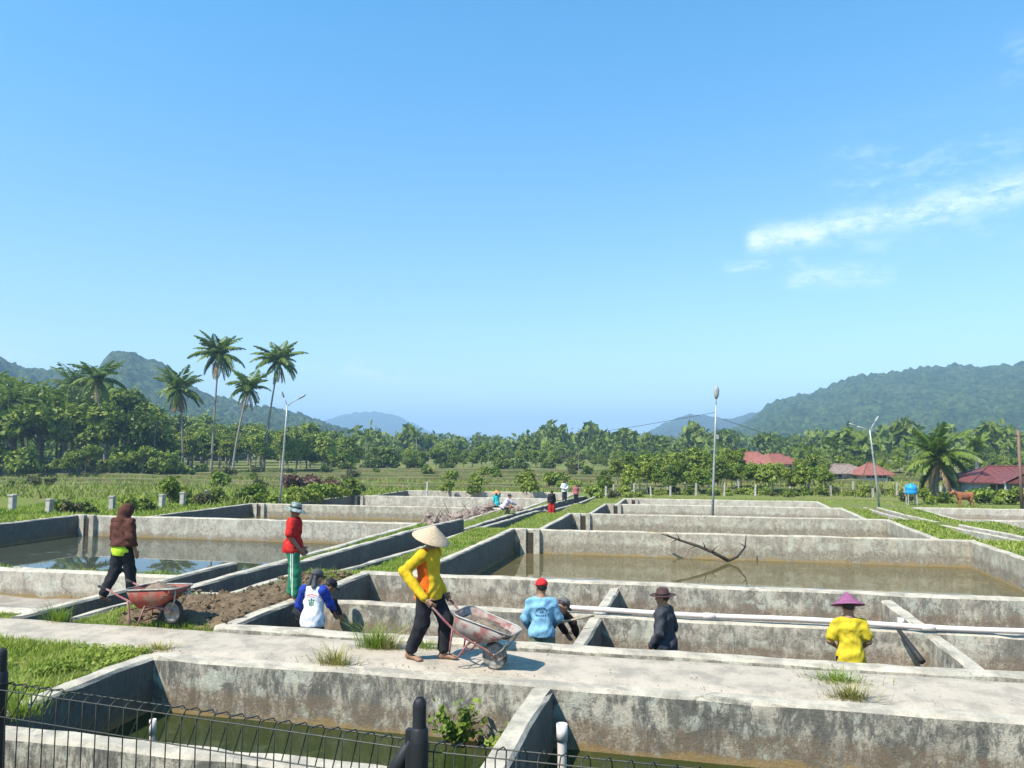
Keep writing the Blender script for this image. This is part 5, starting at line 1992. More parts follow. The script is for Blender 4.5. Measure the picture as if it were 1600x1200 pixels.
# ================================================================== WHEELBARROWS
RUST_W = simple('worn_white_red_steel', (.33, .285, .25), (.24, .09, .08), 7, .7, .3, metal=.0, lo=.40, hi=.66)
RUST_R = simple('worn_red_steel', (.25, .05, .035), (.20, .125, .09), 7, .75, .4, lo=.42, hi=.66)
RED_T = simple('faded_red_tube', (.28, .06, .07), (.24, .15, .13), 14, .5, .1)
STEEL = simple('grey_steel', (.36, .35, .33), (.22, .19, .16), 9, .5, .2, metal=.4)
TYRE = simple('black_tyre', (.022, .022, .024), (.04, .04, .04), 18, .8, .3)
TYRE_MUD = simple('muddy_tyre', (.27, .24, .20), (.06, .055, .05), 9, .9, .3, lo=.4, hi=.6)
DIRT = simple('loose_grey_dirt', (.25, .195, .145), (.16, .12, .09), 14, .95, .8, spec=.1, bdist=.02)


def barrow(label, touch, dirv, lift, tub_mat, tube_mat, tyre_mat, heap, heap_mat, sc=1.0, tz=0.0):
    """local: x forward from the wheel axle, handles to -x, level ground at z = -.19"""
    e = empty('wheelbarrow', (touch[0], touch[1], touch[2] + .19 * sc))
    e.rotation_euler = (0, lift, math.atan2(dirv[1], dirv[0]))
    e.scale = (sc,) * 3
    tag(e, label, 'wheelbarrow', 'wheelbarrows carrying dirt')
    z0 = -.19

    def outline(xa, xb, wa, wb, za, zb, r, n=5):
        P = []
        for cx, cy, a0, z in ((xb - r, wb - r, 0, zb), (xa + r, wa - r, 90, za), (xa + r, -wa + r, 180, za), (xb - r, -wb + r, 270, zb)):
            for i in range(n + 1):
                a = RAD(a0 + 90 * i / n)
                P.append((cx + r * math.cos(a), cy + r * math.sin(a), z))
        return P
    rim = outline(-.70, .23, .31, .25, .41, .44, .12)
    m2 = outline(-.63, .02, .27, .20, .23, .25, .10)
    bot = outline(-.53, -.20, .19, .15, .11, .12, .07)
    rim, m2, bot = ([(x, y, z + tz) for x, y, z in q] for q in (rim, m2, bot))
    inn_r = [(x * .985 - .004, y * .97, z) for x, y, z in rim]
    inn_m = [(x * .97, y * .95, z + .012) for x, y, z in m2]
    inn_b = [(x, y * .94, z + .015) for x, y, z in bot]
    n = len(rim)
    V = bot + m2 + rim + inn_r + inn_m + inn_b
    F = []
    for k in range(5):
        for i in range(n):
            j = (i + 1) % n
            F.append((k * n + i, k * n + j, (k + 1) * n + j, (k + 1) * n + i))
    F += [tuple(range(n))[::-1], tuple(range(5 * n, 6 * n))]
    tub = MB().add(V, F).build('tub', tub_mat, e, smooth=True)
    MB().tube([Vector(p) for p in rim + rim[:1]], .013, 6).build('rim', STEEL, tub, smooth=True)
    # load: a mound inside the tub
    mb = MB()
    K, A = 12, 36
    cx, cy = -.27, 0
    for i in range(K + 1):
        t = i / K
        for a in range(A):
            q = inn_r[int(a / A * n) % n]
            qm = inn_m[int(a / A * n) % n]
            f = .72
            ex, ey, ez = qm[0] + (q[0] - qm[0]) * f, qm[1] + (q[1] - qm[1]) * f, qm[2] + (q[2] - qm[2]) * f
            x, y = cx + (ex - cx) * t * .985, cy + (ey - cy) * t * .985
            z = ez * t + (.37 + tz + heap) * (1 - t) + heap * .5 * (1 - t * t) * math.cos(t * 1.5) + random.uniform(-.012, .012) * (t < .95)
            mb.v.append((x, y, z - .05 * t))
    for i in range(K):
        for a in range(A):
            b = (a + 1) % A
            mb.f.append((i * A + a, i * A + b, (i + 1) * A + b, (i + 1) * A + a))
            mb.m.append(0)
    load = mb.build('dirt_load', heap_mat, e)
    # frame: two tubes from axle under the tub to the handles
    for s in (-1, 1):
        pts = [(.06, s * .085, .0), (-.10, s * .10, .06), (-.30, s * .17, .10), (-.58, s * .235, .16), (-.80, s * .27, .26), (-.98, s * .283, .345), (-1.16, s * .287, .40)]
        fr = MB().tube(pts, .017, 7).build('handle', tube_mat, e, smooth=True)
        MB().tube([(-1.03, s * .284, .362), (-1.175, s * .287, .404)], .023, 8).build('grip', TYRE, fr, smooth=True)
        MB().tube([(-.36, s * .19, .11), (-.42, s * .235, -.10), (-.45, s * .24, z0 + .018), (-.58, s * .24, z0 + .018), (-.60, s * .245, -.06), (-.64, s * .25, .19)], .015, 7).build('leg', tube_mat, e, smooth=True)
        MB().tube([(.0, s * .075, .0), (.13, s * .12, .18), (.20, s * .18, .40)], .012, 6).build('front_stay', STEEL, e, smooth=True)
    MB().tube([(-.435, -.238, z0 + .06), (-.435, .238, z0 + .06)], .011, 6).build('cross_bar', tube_mat, e)
    MB().tube([(-.40, -.2, .02), (-.40, .2, .02)], .011, 6).build('cross_bar', tube_mat, e)
    # wheel
    wh = MB()
    N = 28
    prof = [(.148, -.028), (.172, -.040), (.186, -.024), (.190, 0), (.186, .024), (.172, .040), (.148, .028), (.140, 0)]
    R90 = Matrix.Rotation(RAD(90), 4, 'X')
    wh.lathe(prof + prof[:1], N, 0, R90)
    tyre = wh.build('wheel', tyre_mat, e, smooth=True)
    rm = MB().lathe([(.150, -.02), (.135, -.028), (.10, -.012), (.045, -.012), (.03, -.05), (.0, -.05)], N, 0, R90)
    rm.lathe([(.150, .02), (.135, .028), (.10, .012), (.045, .012), (.03, .05), (.0, .05)], N, 0, R90)
    rm.build('rim_disc', STEEL, tyre, smooth=True)
    MB().tube([(0, -.10, 0), (0, .10, 0)], .01, 8).build('axle', STEEL, e)
    return e


DARKTIRE = TYRE
barrow('rusty white and red wheelbarrow tipped up by the man in yellow', (BW[0], BW[1], -.012), BARD, BLIFT, RUST_W, RED_T, TYRE_MUD, .04, DIRT, BSC)
b1 = at_z(262, 977, 0)
barrow('red wheelbarrow heaped with grey dirt, parked on the grass', (b1[0], b1[1] + .1, .0), unit(np.array([1.0, -.05, 0])), RAD(-1), RUST_R, RED_T, TYRE, .09, DIRT, .95, -.05)
# ================================================================== SMALL THINGS AND STREET FURNITURE
PVC = simple('white_pvc', (.66, .58, .53), (.50, .42, .37), 6, .45, .1, lo=.5, hi=.75)
GALV = simple('galvanised_steel', (.42, .43, .42), (.30, .31, .30), 6, .5, .1, metal=.3)
BLACKP = simple('black_plastic', (.02, .02, .021), (.035, .033, .03), 6, .6, .2)
POSTC = simple('old_concrete_post', (.45, .42, .37), (.30, .28, .25), 5, .9, .4, obj=True)

# --- the long pipe over the drained pond
pp = empty('drain_pipe', (-2.42, 12.42, .055))
tag(pp, 'long white plastic pipe lying along the inner wall of the drained pond', 'pipe')
L = 11.2
xs = np.linspace(0, L, 30)
MB().tube([(x, .02 * math.sin(x * .9), .012 * math.sin(x * 1.7 + 1)) for x in xs], .040, 14).build('pipe', PVC, pp, smooth=True)
for x in (2.55, 5.6, 8.4):
    MB().tube([(x - .09, .02 * math.sin(x * .9), .012 * math.sin(x * 1.7 + 1)), (x + .09, .02 * math.sin(x * .9), .012 * math.sin(x * 1.7 + 1))], .047, 14).build('coupling', PVC, pp, smooth=True)
MB().tube([(5.25, .01, .0), (5.25, .01, .10)], .045, 12).build('branch_stub', PVC, pp, smooth=True)
MB().tube([(.0, 0, 0), (-.12, .0, -.02)], .062, 14).build('elbow', PVC, pp, smooth=True)

# --- dark pipe leaning into the right cell
a, b = Vector(at_y(1404, 984, 12.30)), Vector(at_y(1441, 1034, 11.75))
o = MB().tube([(0, 0, 0), (b - a) * .35, (b - a) * .7, b - a], [.03, .036, .042, .046], 12).build('dark_pipe', BLACKP, None, a, True)
tag(o, 'short black pipe slanting down from the white pipe', 'pipe')

# --- stand pipes in the nearest pond
for (px, py, z, r, lab) in ((878, 1131, -.06, .055, 'white overflow pipe standing by the inner wall of the near pond'), (239, 1124, -.30, .036, 'thin white overflow pipe standing in the left of the near pond')):
    p = at_z(px, py, z)
    e = empty('overflow_pipe', (p[0], p[1], -1.0))
    tag(e, lab, 'pipe', 'upright overflow pipes')
    H = z + 1.0
    MB().lathe([(0, 0), (r * .82, 0), (r * .82, H * .55), (r * .86, H)], 16).build('tube', PVC, e, smooth=True)
    MB().lathe([(r * .86, H - .16), (r, H - .16), (r, H), (r * .84, H), (r * .8, H - .1), (r * .8, H - .4), (0, H - .42)], 16).build('socket', PVC, e, smooth=True)

# --- the bare branch lying in the tan pond
br = MB()
BY = 27.55
pts = [at_y(x, y, BY - .25 * t) for x, y, t in ((1034, 834, 0), (1048, 839, .2), (1062, 844, .4), (1090, 853, .7), (1112, 862, .9), (1138, 876, 1.2))]
br.tube(pts, [.02, .032, .04, .048, .055, .062], 8)
br.tube([at_y(1138, 876, BY - .3), at_y(1152, 870, BY - .2), at_y(1164, 855, BY - .1), at_y(1166, 836, BY)], [.055, .045, .032, .015], 7)
for x0, y0, x1, y1 in ((1048, 839, 1038, 833), (1062, 844, 1056, 832), (1090, 853, 1078, 858), (1112, 862, 1122, 854), (1152, 870, 1160, 866), (1164, 855, 1156, 849), (1060, 843, 1048, 848), (1102, 857, 1098, 846)):
    br.tube([at_y(x0, y0, BY - .3), at_y((x0 + x1) / 2, (y0 + y1) / 2 - 1, BY - .35), at_y(x1, y1, BY - .4)], [.022, .015, .005], 5)
o = br.build('dead_branch', MAT['dark_wood'], None, (0, 0, 0), True)
tag(o, 'bare dead branch leaning on the back wall of the tan pond', 'branch')

# --- mud heap with a shovel beside the man in light blue
def heap(name, label, c, rx, ry, h, mat, seed, cat):
    n = 34
    X, Y = np.meshgrid(np.linspace(-1, 1, n), np.linspace(-1, 1, n), indexing='ij')
    R = np.sqrt(X * X + Y * Y)
    Z = h * np.clip(1 - R ** 1.4, 0, 1) * (.7 + .6 * fbm(X * 3 + seed, Y * 3, seed)) + .05 * vnoise(X * 11, Y * 11, seed) * (R < 1) + np.where(R > .98, -.1, 0)
    o = grid_mesh(name, X * rx, Y * ry, Z, mat, smooth=False)
    o.location = c
    tag(o, label, cat)
    return o


DARKMUD = simple('dark_wet_mud', (.06, .04, .028), (.11, .08, .055), 5, .5, .8, bdist=.03)
p = at_y(884, 1000, 11.35)
heap('mud_heap', 'dark wet mud heaped against the inner wall by the blue shirted man', (p[0] + .12, 11.3, -.95), .45, .7, .6, DARKMUD, 3, 'mud')
sh = empty('shovel', (p[0] + .0, 11.45, -.45))
tag(sh, 'shovel with a pale wooden handle stuck in the mud heap', 'shovel')
h0, h1 = Vector((0, 0, 0)), Vector(at_y(928, 962, 11.6)) - Vector((p[0], 11.45, -.45))
h0 = Vector(at_y(872, 973, 11.3)) - Vector((p[0], 11.45, -.45))
MB().tube([h0, h1], .016, 8).build('handle', simple('pale_wood', (.48, .36, .24), None, 6, .7, .2), sh, smooth=True)
d_ = (h0 - h1).normalized()
bl = MB()
sd_ = d_.cross(Vector((0, 1, 0))).normalized()
cr = Vector((0, 1, 0))
tip = h0 + d_ * .26
bl.add([h0 + sd_ * .02 + cr * .10, h0 + sd_ * .02 - cr * .10, h0 + d_ * .16 - cr * .105 + sd_ * .02, tip, h0 + d_ * .16 + cr * .105 + sd_ * .02, h0 - sd_ * .01, h0 + d_ * .16 - sd_ * .02],
       [(0, 5, 6, 4), (5, 1, 2, 6), (4, 6, 3), (6, 2, 3)])
bl.build('blade', STEEL, sh)


# --- tufts and weeds
def tuft(label, c, rad, h, n, mat, seed, hang=False):
    r = np.random.default_rng(seed)
    a = r.uniform(0, 2 * np.pi, n)
    q = rad * np.abs(r.normal(0, .55, n))
    P = np.stack([np.cos(a) * q * 1.2, np.sin(a) * q * .6, 0 * a], 1)
    b = a + r.normal(0, .6, n)
    hh = h * np.clip(r.gamma(2.2, .3, n), .12, 1.5)
    ln = np.stack([np.cos(b), np.sin(b) * .7, 0 * b], 1) * (hh * r.uniform(.3, 1.9, n))[:, None]
    up = np.stack([0 * hh, 0 * hh, hh], 1)
    s = np.stack([-np.sin(b), np.cos(b), 0 * b], 1) * .0042
    mid = P + up * .65 + ln * .4
    tip = P + up * (.55 if hang else .95) + ln
    V, F = tris(np.concatenate([np.stack([P - s, P + s, mid + s * .8], 1), np.stack([P - s, mid + s * .8, mid - s * .8], 1), np.stack([mid - s * .8, mid + s * .8, tip], 1)]))
    o = np_mesh('grass_tuft', V, F, mat, None, c)
    tag(o, label, 'grass', 'grass tufts on the walkway', 'stuff')


for lab, (px, py), rad, h, n, mt, sd in [
    ('large green tuft of grass on the pond rim left of the man in yellow', (585, 1011), .20, .26, 420, 'grass', 1), ('dry brown half of the big tuft on the rim', (606, 1012), .15, .22, 220, 'grass_dry', 2),
    ('brownish grass tuft at the walkway edge, nearest the fence', (524, 1038), .22, .20, 320, 'grass_dry', 3), ('small green tuft behind the feet of the man in yellow', (668, 1012), .18, .12, 160, 'grass', 4),
    ('creeping weeds on the pond rim below the yellow t-shirt man', (1308, 1062), .30, .10, 420, 'grass', 5), ('pale dry grass spilling over the walkway edge on the right', (1326, 1088), .20, .13, 360, 'grass_dry', 6),
    ('tuft growing at the mouth of the short ditch', (90, 968), .20, .22, 260, 'grass', 7), ('small tuft by the corner of the nearest pond', (248, 1012), .28, .08, 260, 'grass_dry', 8), ('weeds at the left end of the nearest pond wall', (28, 1112), .25, .25, 260, 'grass', 9),
    ('thin tuft on the drained pond wall near the red shirted man', (500, 905), .2, .2, 150, 'grass', 10)]:
    p = at_z(px, py, 0)
    tuft(lab, (p[0], p[1], -.02), rad, h, n, MAT[mt], sd)


def weed(label, c, h, n, seed, spread):
    r = np.random.default_rng(seed)
    e = empty('weed_plant', c)
    tag(e, label, 'weed')
    Q = []
    st = MB()
    for i in range(n):
        a = r.uniform(0, 6.28)
        tip = np.array([math.cos(a) * spread * r.uniform(.3, 1), -abs(math.sin(a)) * spread * .4, h * r.uniform(.4, 1)])
        mid = tip * .5 + np.array([0, 0, h * .12])
        st.tube([(0, 0, 0), tuple(mid), tuple(tip)], [.006, .005, .002], 4)
        for k in range(16):
            t = r.uniform(.15, 1)
            p_ = (1 - t) ** 2 * np.zeros(3) + 2 * t * (1 - t) * mid + t * t * tip + r.normal(0, .03, 3)
            N = unit(r.normal(0, 1, 3) + np.array([0, -.4, .8]))
            Q.append(leaf_quads(p_[None], N[None], .05, r, 1.6)[0])
    st.build('stems', MAT['bark'], e)
    link('leaves', quads_mesh('leaves', np.array(Q), MAT['leaf_light']), e)
    e.children[-1]['kind'] = 'stuff'


p = at_y(722, 1150, 8.30)
weed('leafy weed growing from the water against the near pond wall', (p[0] - .1, 8.42, -.66), .52, 20, 4, .38)
p = at_y(770, 1160, 8.0)
weed('small bright weed beside the inner wall of the near pond', (p[0], 8.2, -.66), .36, 9, 5, .25)


# --- crumbs of dirt and pebbles dropped on the walkway
def crumbs():
    r = np.random.default_rng(12)
    mb = MB()
    for i in range(420):
        x = r.uniform(-12, 5.5) if i % 3 else r.normal(-2.9, 1.0)
        y = r.choice([r.uniform(8.9, 10.1), 8.9 + abs(r.normal(0, .12)), 10.13 - abs(r.normal(0, .12))])
        s = r.uniform(.003, .010)
        v = np.array([[1, 0, 0], [-1, 0, 0], [0, 1, 0], [0, -1, 0], [0, 0, .8], [0, 0, -.8]]) * r.uniform(.6, 1.3, (6, 1))
        mb.add(v * s + np.array([x, y, -.008]), [(0, 2, 4), (2, 1, 4), (1, 3, 4), (3, 0, 4), (2, 0, 5), (1, 2, 5), (3, 1, 5), (0, 3, 5)])
    tag(mb.build('dirt_crumbs', simple('dirt_crumbs', (.24, .18, .12), (.14, .11, .08), 3, .95, 0, obj=False)), 'crumbs of dirt and pebbles scattered on the walkway', 'dirt', kind='stuff')


crumbs()


# --- rubble and brushwood by the far workers
def rubble():
    r = np.random.default_rng(9)
    mb = MB()
    for i in range(330):
        t = r.random()
        x, y = -11.2 + r.normal(0, 1.1) - .6, 33.5 + t * 12
        z = -1.25 + .5 * math.exp(-((x + 11.4) / 1.1) ** 2) * r.uniform(.5, 1.1)
        s = r.uniform(.08, .26)
        v = r.normal(0, 1, (6, 3))
        v = np.array([[1, 0, 0], [-1, 0, 0], [0, 1, 0], [0, -1, 0], [0, 0, 1], [0, 0, -1]]) * r.uniform(.6, 1.2, (6, 1)) + v * .15
        mb.add(v * s + np.array([x, y, z]), [(0, 2, 4), (2, 1, 4), (1, 3, 4), (3, 0, 4), (2, 0, 5), (1, 2, 5), (3, 1, 5), (0, 3, 5)])
    for i in range(60):
        x, y = -11.5 + r.normal(0, 1.0), 34 + r.random() * 11
        a = r.uniform(0, 6.28)
        d = np.array([math.cos(a), math.sin(a), r.uniform(.1, 1.2)]) * r.uniform(.3, .9)
        p0 = np.array([x, y, -1.05])
        mb.tube([p0, p0 + d * .5 + r.normal(0, .04, 3), p0 + d], [.022, .016, .006], 4)
    o = mb.build('rubble', simple('pinkish_rubble', (.32, .235, .195), (.17, .125, .10), 1.3, .95, .4, obj=False))
    tag(o, 'pile of pinkish rubble and brushwood by the far workers', 'rubble', kind='stuff')
    X, Y = np.meshgrid(np.linspace(-14, -10.8, 20), np.linspace(32.5, 47, 50), indexing='ij')
    Z = -2.2 + 1.0 * np.exp(-((X + 11.3) / 1.3) ** 2) * np.clip(np.minimum(Y - 32.5, 47 - Y) / 2, 0, 1) + .2 * fbm(X * 2, Y * 2, 4)
    o = grid_mesh('rubble_mound', X, Y, Z, simple('rubble_earth', (.33, .25, .21), (.2, .15, .12), 2, .95, .6, obj=False), smooth=False)
    tag(o, 'low mound of earth under the rubble pile', 'mound', kind='stuff')


rubble()


# --- fence posts
def post_mesh(w_, h, cap):
    mb = MB()
    mb.box((-w_ / 2, -w_ / 2, -.3), (w_ / 2, w_ / 2, h))
    if cap:
        mb.box((-w_ * .62, -w_ * .62, h + .001), (w_ * .62, w_ * .62, h + .07))
    return mb_mesh('post', mb, POSTC, False)


PM = [post_mesh(.24, .72, True), post_mesh(.13, 1.15, False), post_mesh(.15, 1.0, False)]
for i, (px, D) in enumerate([(24, 36), (81, 37.5), (179, 41), (256, 43), (288, 45), (325, 47), (405, 56), (530, 66), (548, 66), (668, 72), (700, 73)]):
    P = CC + ray(px, 697) * D
    o = link('fence_post', PM[0 if i < 6 else 2], None, (P[0], P[1], float(zg(P[0], P[1]))), (random.uniform(-.03, .03), random.uniform(-.04, .04), random.uniform(-.2, .2)))
    tag(o, 'grey concrete post, %s from the left behind the left ponds' % ordinal(i + 1), 'post', 'posts behind the left ponds')
for i, px in enumerate([946, 958, 990, 999, 1016, 1042, 1046, 1069, 1086, 1107, 1130, 1153, 1178, 1206, 1232, 1262, 1296, 1330, 1361, 1398, 1410, 1413, 1466, 1518, 1570]):
    D = 67 + (3.5 if i % 2 else 0) - max(0, (px - 1300)) * .022
    P = CC + ray(px, 697) * D
    o = link('fence_post', PM[1 if i % 3 else 2], None, (P[0], P[1], float(zg(P[0], P[1]))), (random.uniform(-.05, .05), random.uniform(-.06, .06), random.uniform(-.3, .3)))
    o.scale = (1, 1, random.uniform(.75, 1.1))
    tag(o, 'pale concrete fence post, %s from the left behind the right ponds' % ordinal(i + 1), 'post', 'fence posts behind the right ponds')


# --- lamp posts
LAMP = simple('lamp_housing', (.36, .36, .34), (.26, .26, .25), 5, .4, .05)


def lamp(label, base, top, arms, r=.06):
    e = empty('lamp_post', tuple(base))
    tag(e, label, 'lamp post', 'lamp posts by the ponds')
    t = Vector(top) - Vector(base)
    MB().tube([(0, 0, -.4), t * .3, t * .65, t], [r * 1.25, r * 1.1, r * .9, r * .7], 10).build('pole', GALV, e, smooth=True)
    for dx, dy, dz, big in arms:
        a = t * .985
        d = Vector((dx, dy, dz))
        ar = MB().tube([a, a + d * .5 + Vector((0, 0, .05)), a + d], r * .5, 7).build('arm', GALV, e, smooth=True)
        hd = MB()
        u = d.normalized()
        v = u.cross(Vector((0, 0, 1)))
        v = v.normalized() if v.length > .1 else Vector((1, 0, 0))
        n_ = v.cross(u)
        V = []
        for s_, w_, h_ in ((-.05, .05, .04), (.12, .12, .07), (.38, .14, .075), (.55, .09, .05), (.6, .02, .02)):
            for q in range(8):
                g = q * math.pi / 4
                V.append(a + d + u * s_ * big + v * math.cos(g) * w_ * big + n_ * math.sin(g) * h_ * big)
        F = [(i * 8 + q, i * 8 + (q + 1) % 8, (i + 1) * 8 + (q + 1) % 8, (i + 1) * 8 + q) for i in range(4) for q in range(8)] + [tuple(range(8))[::-1], tuple(32 + q for q in range(8))]
        hd.add(V, F).build('lamp_head', LAMP, ar, smooth=True)
    return e


def lamp_px(label, bx, by, z, tx, ty, arms):
    b = at_z(bx, by, z)
    D = (b - CC) @ FW
    t = at_d(tx, ty, D)
    b[2] = z
    return lamp(label, b, t, arms), b, t


lamp_px('leaning two armed lamp post behind the left ponds', 437, 786, -.85, 449, 632, [(-.25, 0, .55, .75), (.75, .1, .45, .8)])
_, lb, lt = lamp_px('tall lamp pole rising from the right ponds', 1113, 806, -1.2, 1119, 632, [(.02, -.02, .45, 1.1)])
lamp_px('slim two armed lamp post on the right bank', 1374, 788, -1.2, 1359, 672, [(-.85, 0, .35, .8), (.35, .1, .6, .8)])
mb = MB().box((-.07, -.1, -.12), (.07, .1, .12))
b_ = mb.build('meter_box', LAMP, None, tuple(Vector(lb) + (Vector(lt) - Vector(lb)) * .71 + Vector((.12, -.05, 0))))
b_.parent = _
b_.matrix_parent_inverse = Matrix.Translation(-Vector(lb))

# overhead cables from the tall pole
for i, (x1, y1, D1, lab) in enumerate(((820, 682, 150, 'thin cable running from the tall lamp pole to the left'), (1290, 690, 110, 'thin cable running from the tall lamp pole to the right'))):
    a, b = Vector(lb) + (Vector(lt) - Vector(lb)) * (.93 - .04 * i), Vector(at_d(x1, y1, D1))
    pts = [tuple(a + (b - a) * t + Vector((0, 0, -2.2 * t * (1 - t)))) for t in np.linspace(0, 1, 20)]
    o = MB().tube(pts, [.012 + .02 * t for t in np.linspace(0, 1, 20)], 4).build('overhead_cable', BLACKP)
    tag(o, lab, 'cable', 'cables on the lamp pole')
b = at_z(1597, 792, -1.3)
up_ = empty('utility_pole', tuple(b))
tag(up_, 'plain brown utility pole at the right edge', 'pole')
MB().tube([(0, 0, -.3), (.0, 0, 5.0)], [.11, .085], 10).build('pole', simple('brown_pole_wood', (.22, .14, .10), None, 3, .8, .3, stretch=(4, 4, .5)), up_, smooth=True)
MB().box((-.5, -.05, 4.55), (.5, .05, 4.66)).build('cross_arm', MAT['dark_wood'], up_)

# ------------------------------------------------------------------ houses
ROOF_R = simple('maroon_sheet_roof', (.19, .055, .05), (.12, .045, .04), 3, .6, .2)
ROOF_O = simple('faded_red_roof', (.30, .11, .08), (.20, .08, .06), 3, .7, .2)
ROOF_G = simple('rusty_grey_roof', (.26, .21, .18), (.20, .13, .10), 3, .7, .2)
PLASTER_B = simple('pale_blue_plaster', (.30, .36, .46), (.25, .30, .39), 3, .9, .1)
PLASTER_W = simple('white_plaster', (.62, .60, .56), (.5, .48, .45), 3, .9, .1)
GLASS_D = simple('dark_window', (.02, .022, .025), (.04, .04, .045), 2, .15, 0)


def house(label, c, rz, w_, d_, wall_h, roof_h, wall_mat, roof_mat, porch=False, over=.6):
    e = empty('house', c, rz)
    tag(e, label, 'house', 'village houses')
    wl = MB().box((-w_ / 2, -d_ / 2, -.3), (w_ / 2, d_ / 2, wall_h)).build('wall', wall_mat, e)
    ox, oy = w_ / 2 + over, d_ / 2 + over
    rx = w_ / 2 - d_ / 2 * .8
    ro = empty('roof', (0, 0, 0))
    bpy.data.objects.remove(ro)
    V = [(-ox, -oy, wall_h - .1), (ox, -oy, wall_h - .1), (ox, oy, wall_h - .1), (-ox, oy, wall_h - .1), (-rx, 0, wall_h + roof_h), (rx, 0, wall_h + roof_h)]
    V += [(x, y, z - .09) for x, y, z in V[:4]]
    rf_ = MB().add(V, [(0, 1, 5, 4), (1, 2, 5), (2, 3, 4, 5), (3, 0, 4), (0, 6, 7, 1), (1, 7, 8, 2), (2, 8, 9, 3), (3, 9, 6, 0), (6, 9, 8, 7)]).build('roof', roof_mat, e)
    for a, b in (((-rx, 0, wall_h + roof_h + .02), (rx, 0, wall_h + roof_h + .02)), ((-ox, -oy, wall_h - .07), (-rx, 0, wall_h + roof_h + .02)), ((ox, -oy, wall_h - .07), (rx, 0, wall_h + roof_h + .02))):
        MB().tube([a, b], .07, 6).build('ridge_cap', roof_mat, rf_)
    n = max(6, int(w_ / .5))
    for i in range(n + 1):          # ribs of the roof sheets on the front slope
        x = -ox + 2 * ox * i / n
        t = 1.0
        if x < -rx:
            t = (x + ox) / (ox - rx)
        elif x > rx:
            t = (ox - x) / (ox - rx)
        if t < .04:
            continue
        MB().tube([(x, -oy, wall_h - .085), (x, -oy + oy * t, wall_h - .085 + (roof_h + .1) * t)], .028, 5, True).build('roof_rib', roof_mat, rf_)
    k = max(2, int(w_ / 3))
    for i in range(k):
        x = -w_ / 2 + w_ * (i + .5) / k
        f = MB().box((x - .6, -d_ / 2 - .05, wall_h * .38), (x + .6, -d_ / 2 + .05, wall_h * .86)).build('window', PLASTER_W, e)
        for q in (-1, 1):
            MB().box((x + q * .29 - .24, -d_ / 2 - .075, wall_h * .42), (x + q * .29 + .24, -d_ / 2 - .052, wall_h * .82)).build('pane', GLASS_D, f)
    if porch:
        px_, pd = -w_ * .22, 2.2
        g = MB()
        y0, y1 = -d_ / 2 - pd, -d_ / 2 + 1.2
        z0_, z1_ = wall_h - .15, wall_h + roof_h * .62
        g.add([(px_ - 1.7, y0, z0_), (px_, y0, z1_), (px_ + 1.7, y0, z0_), (px_ - 1.7, y1, z0_), (px_, y1 + .6, z1_), (px_ + 1.7, y1, z0_)], [(0, 1, 4, 3), (1, 2, 5, 4)])
        g.add([(px_ - 1.35, y0 + .05, z0_ + .02), (px_ + 1.35, y0 + .05, z0_ + .02), (px_, y0 + .05, z1_ - .18)], [(0, 1, 2)])
        po = g.build('porch_roof', [roof_mat], e)
        for q in (-1.4, 1.4):
            MB().tube([(px_ + q, y0 + .2, -.2), (px_ + q, y0 + .2, z0_ + .15)], .07, 8).build('porch_post', PLASTER_W, e)
    return e


def on(px, D, dz=0.0):
    P = CC + ray(px, 697) * D
    return (P[0], P[1], float(zg(P[0], P[1])) + dz)


c = on(1586, 66, -.1)
house('pale blue house with a maroon roof at the right edge', c, YAW - .1, 9.5, 6, 1.6, 1.1, PLASTER_B, ROOF_R, True)
house('house with a bright red roof among the garden trees', on(1208, 96, .35), YAW + .5, 4.6, 3.6, 1.9, 1.15, PLASTER_W, ROOF_O)
house('smaller red roofed house left of the bright roof', on(1174, 102, .5), YAW - .2, 4, 3.4, 2.0, 1.1, PLASTER_W, ROOF_O)
house('low house with a rusty grey roof below the right hill', on(1312, 100, 0), YAW, 5.5, 4.5, 1.0, 1.0, PLASTER_W, ROOF_G)
house('little red roofed hut right of the grey roofed house', on(1357, 97, 0), YAW + .1, 3, 3, .9, 1.3, PLASTER_W, ROOF_O)

# --- blue water tank on a stand
c = on(1421, 55, 0)
e = empty('water_tank', c)
tag(e, 'small bright blue water tank on a low stand', 'tank')
BLUEP = simple('bright_blue_plastic', (.02, .24, .52), (.03, .30, .58), 4, .35, 0)
MB().lathe([(0, .75), (.36, .75), (.4, .8), (.41, 1.0), (.385, 1.04), (.41, 1.08), (.40, 1.28), (.30, 1.40), (.14, 1.46), (.14, 1.5), (0, 1.51)], 20).build('tank', BLUEP, e, smooth=True)
for q in ((-.3, -.3), (.3, -.3), (.3, .3), (-.3, .3)):
    MB().tube([(q[0], q[1], -.2), (q[0] * .9, q[1] * .9, .76)], .04, 6).build('leg', POSTC, e)

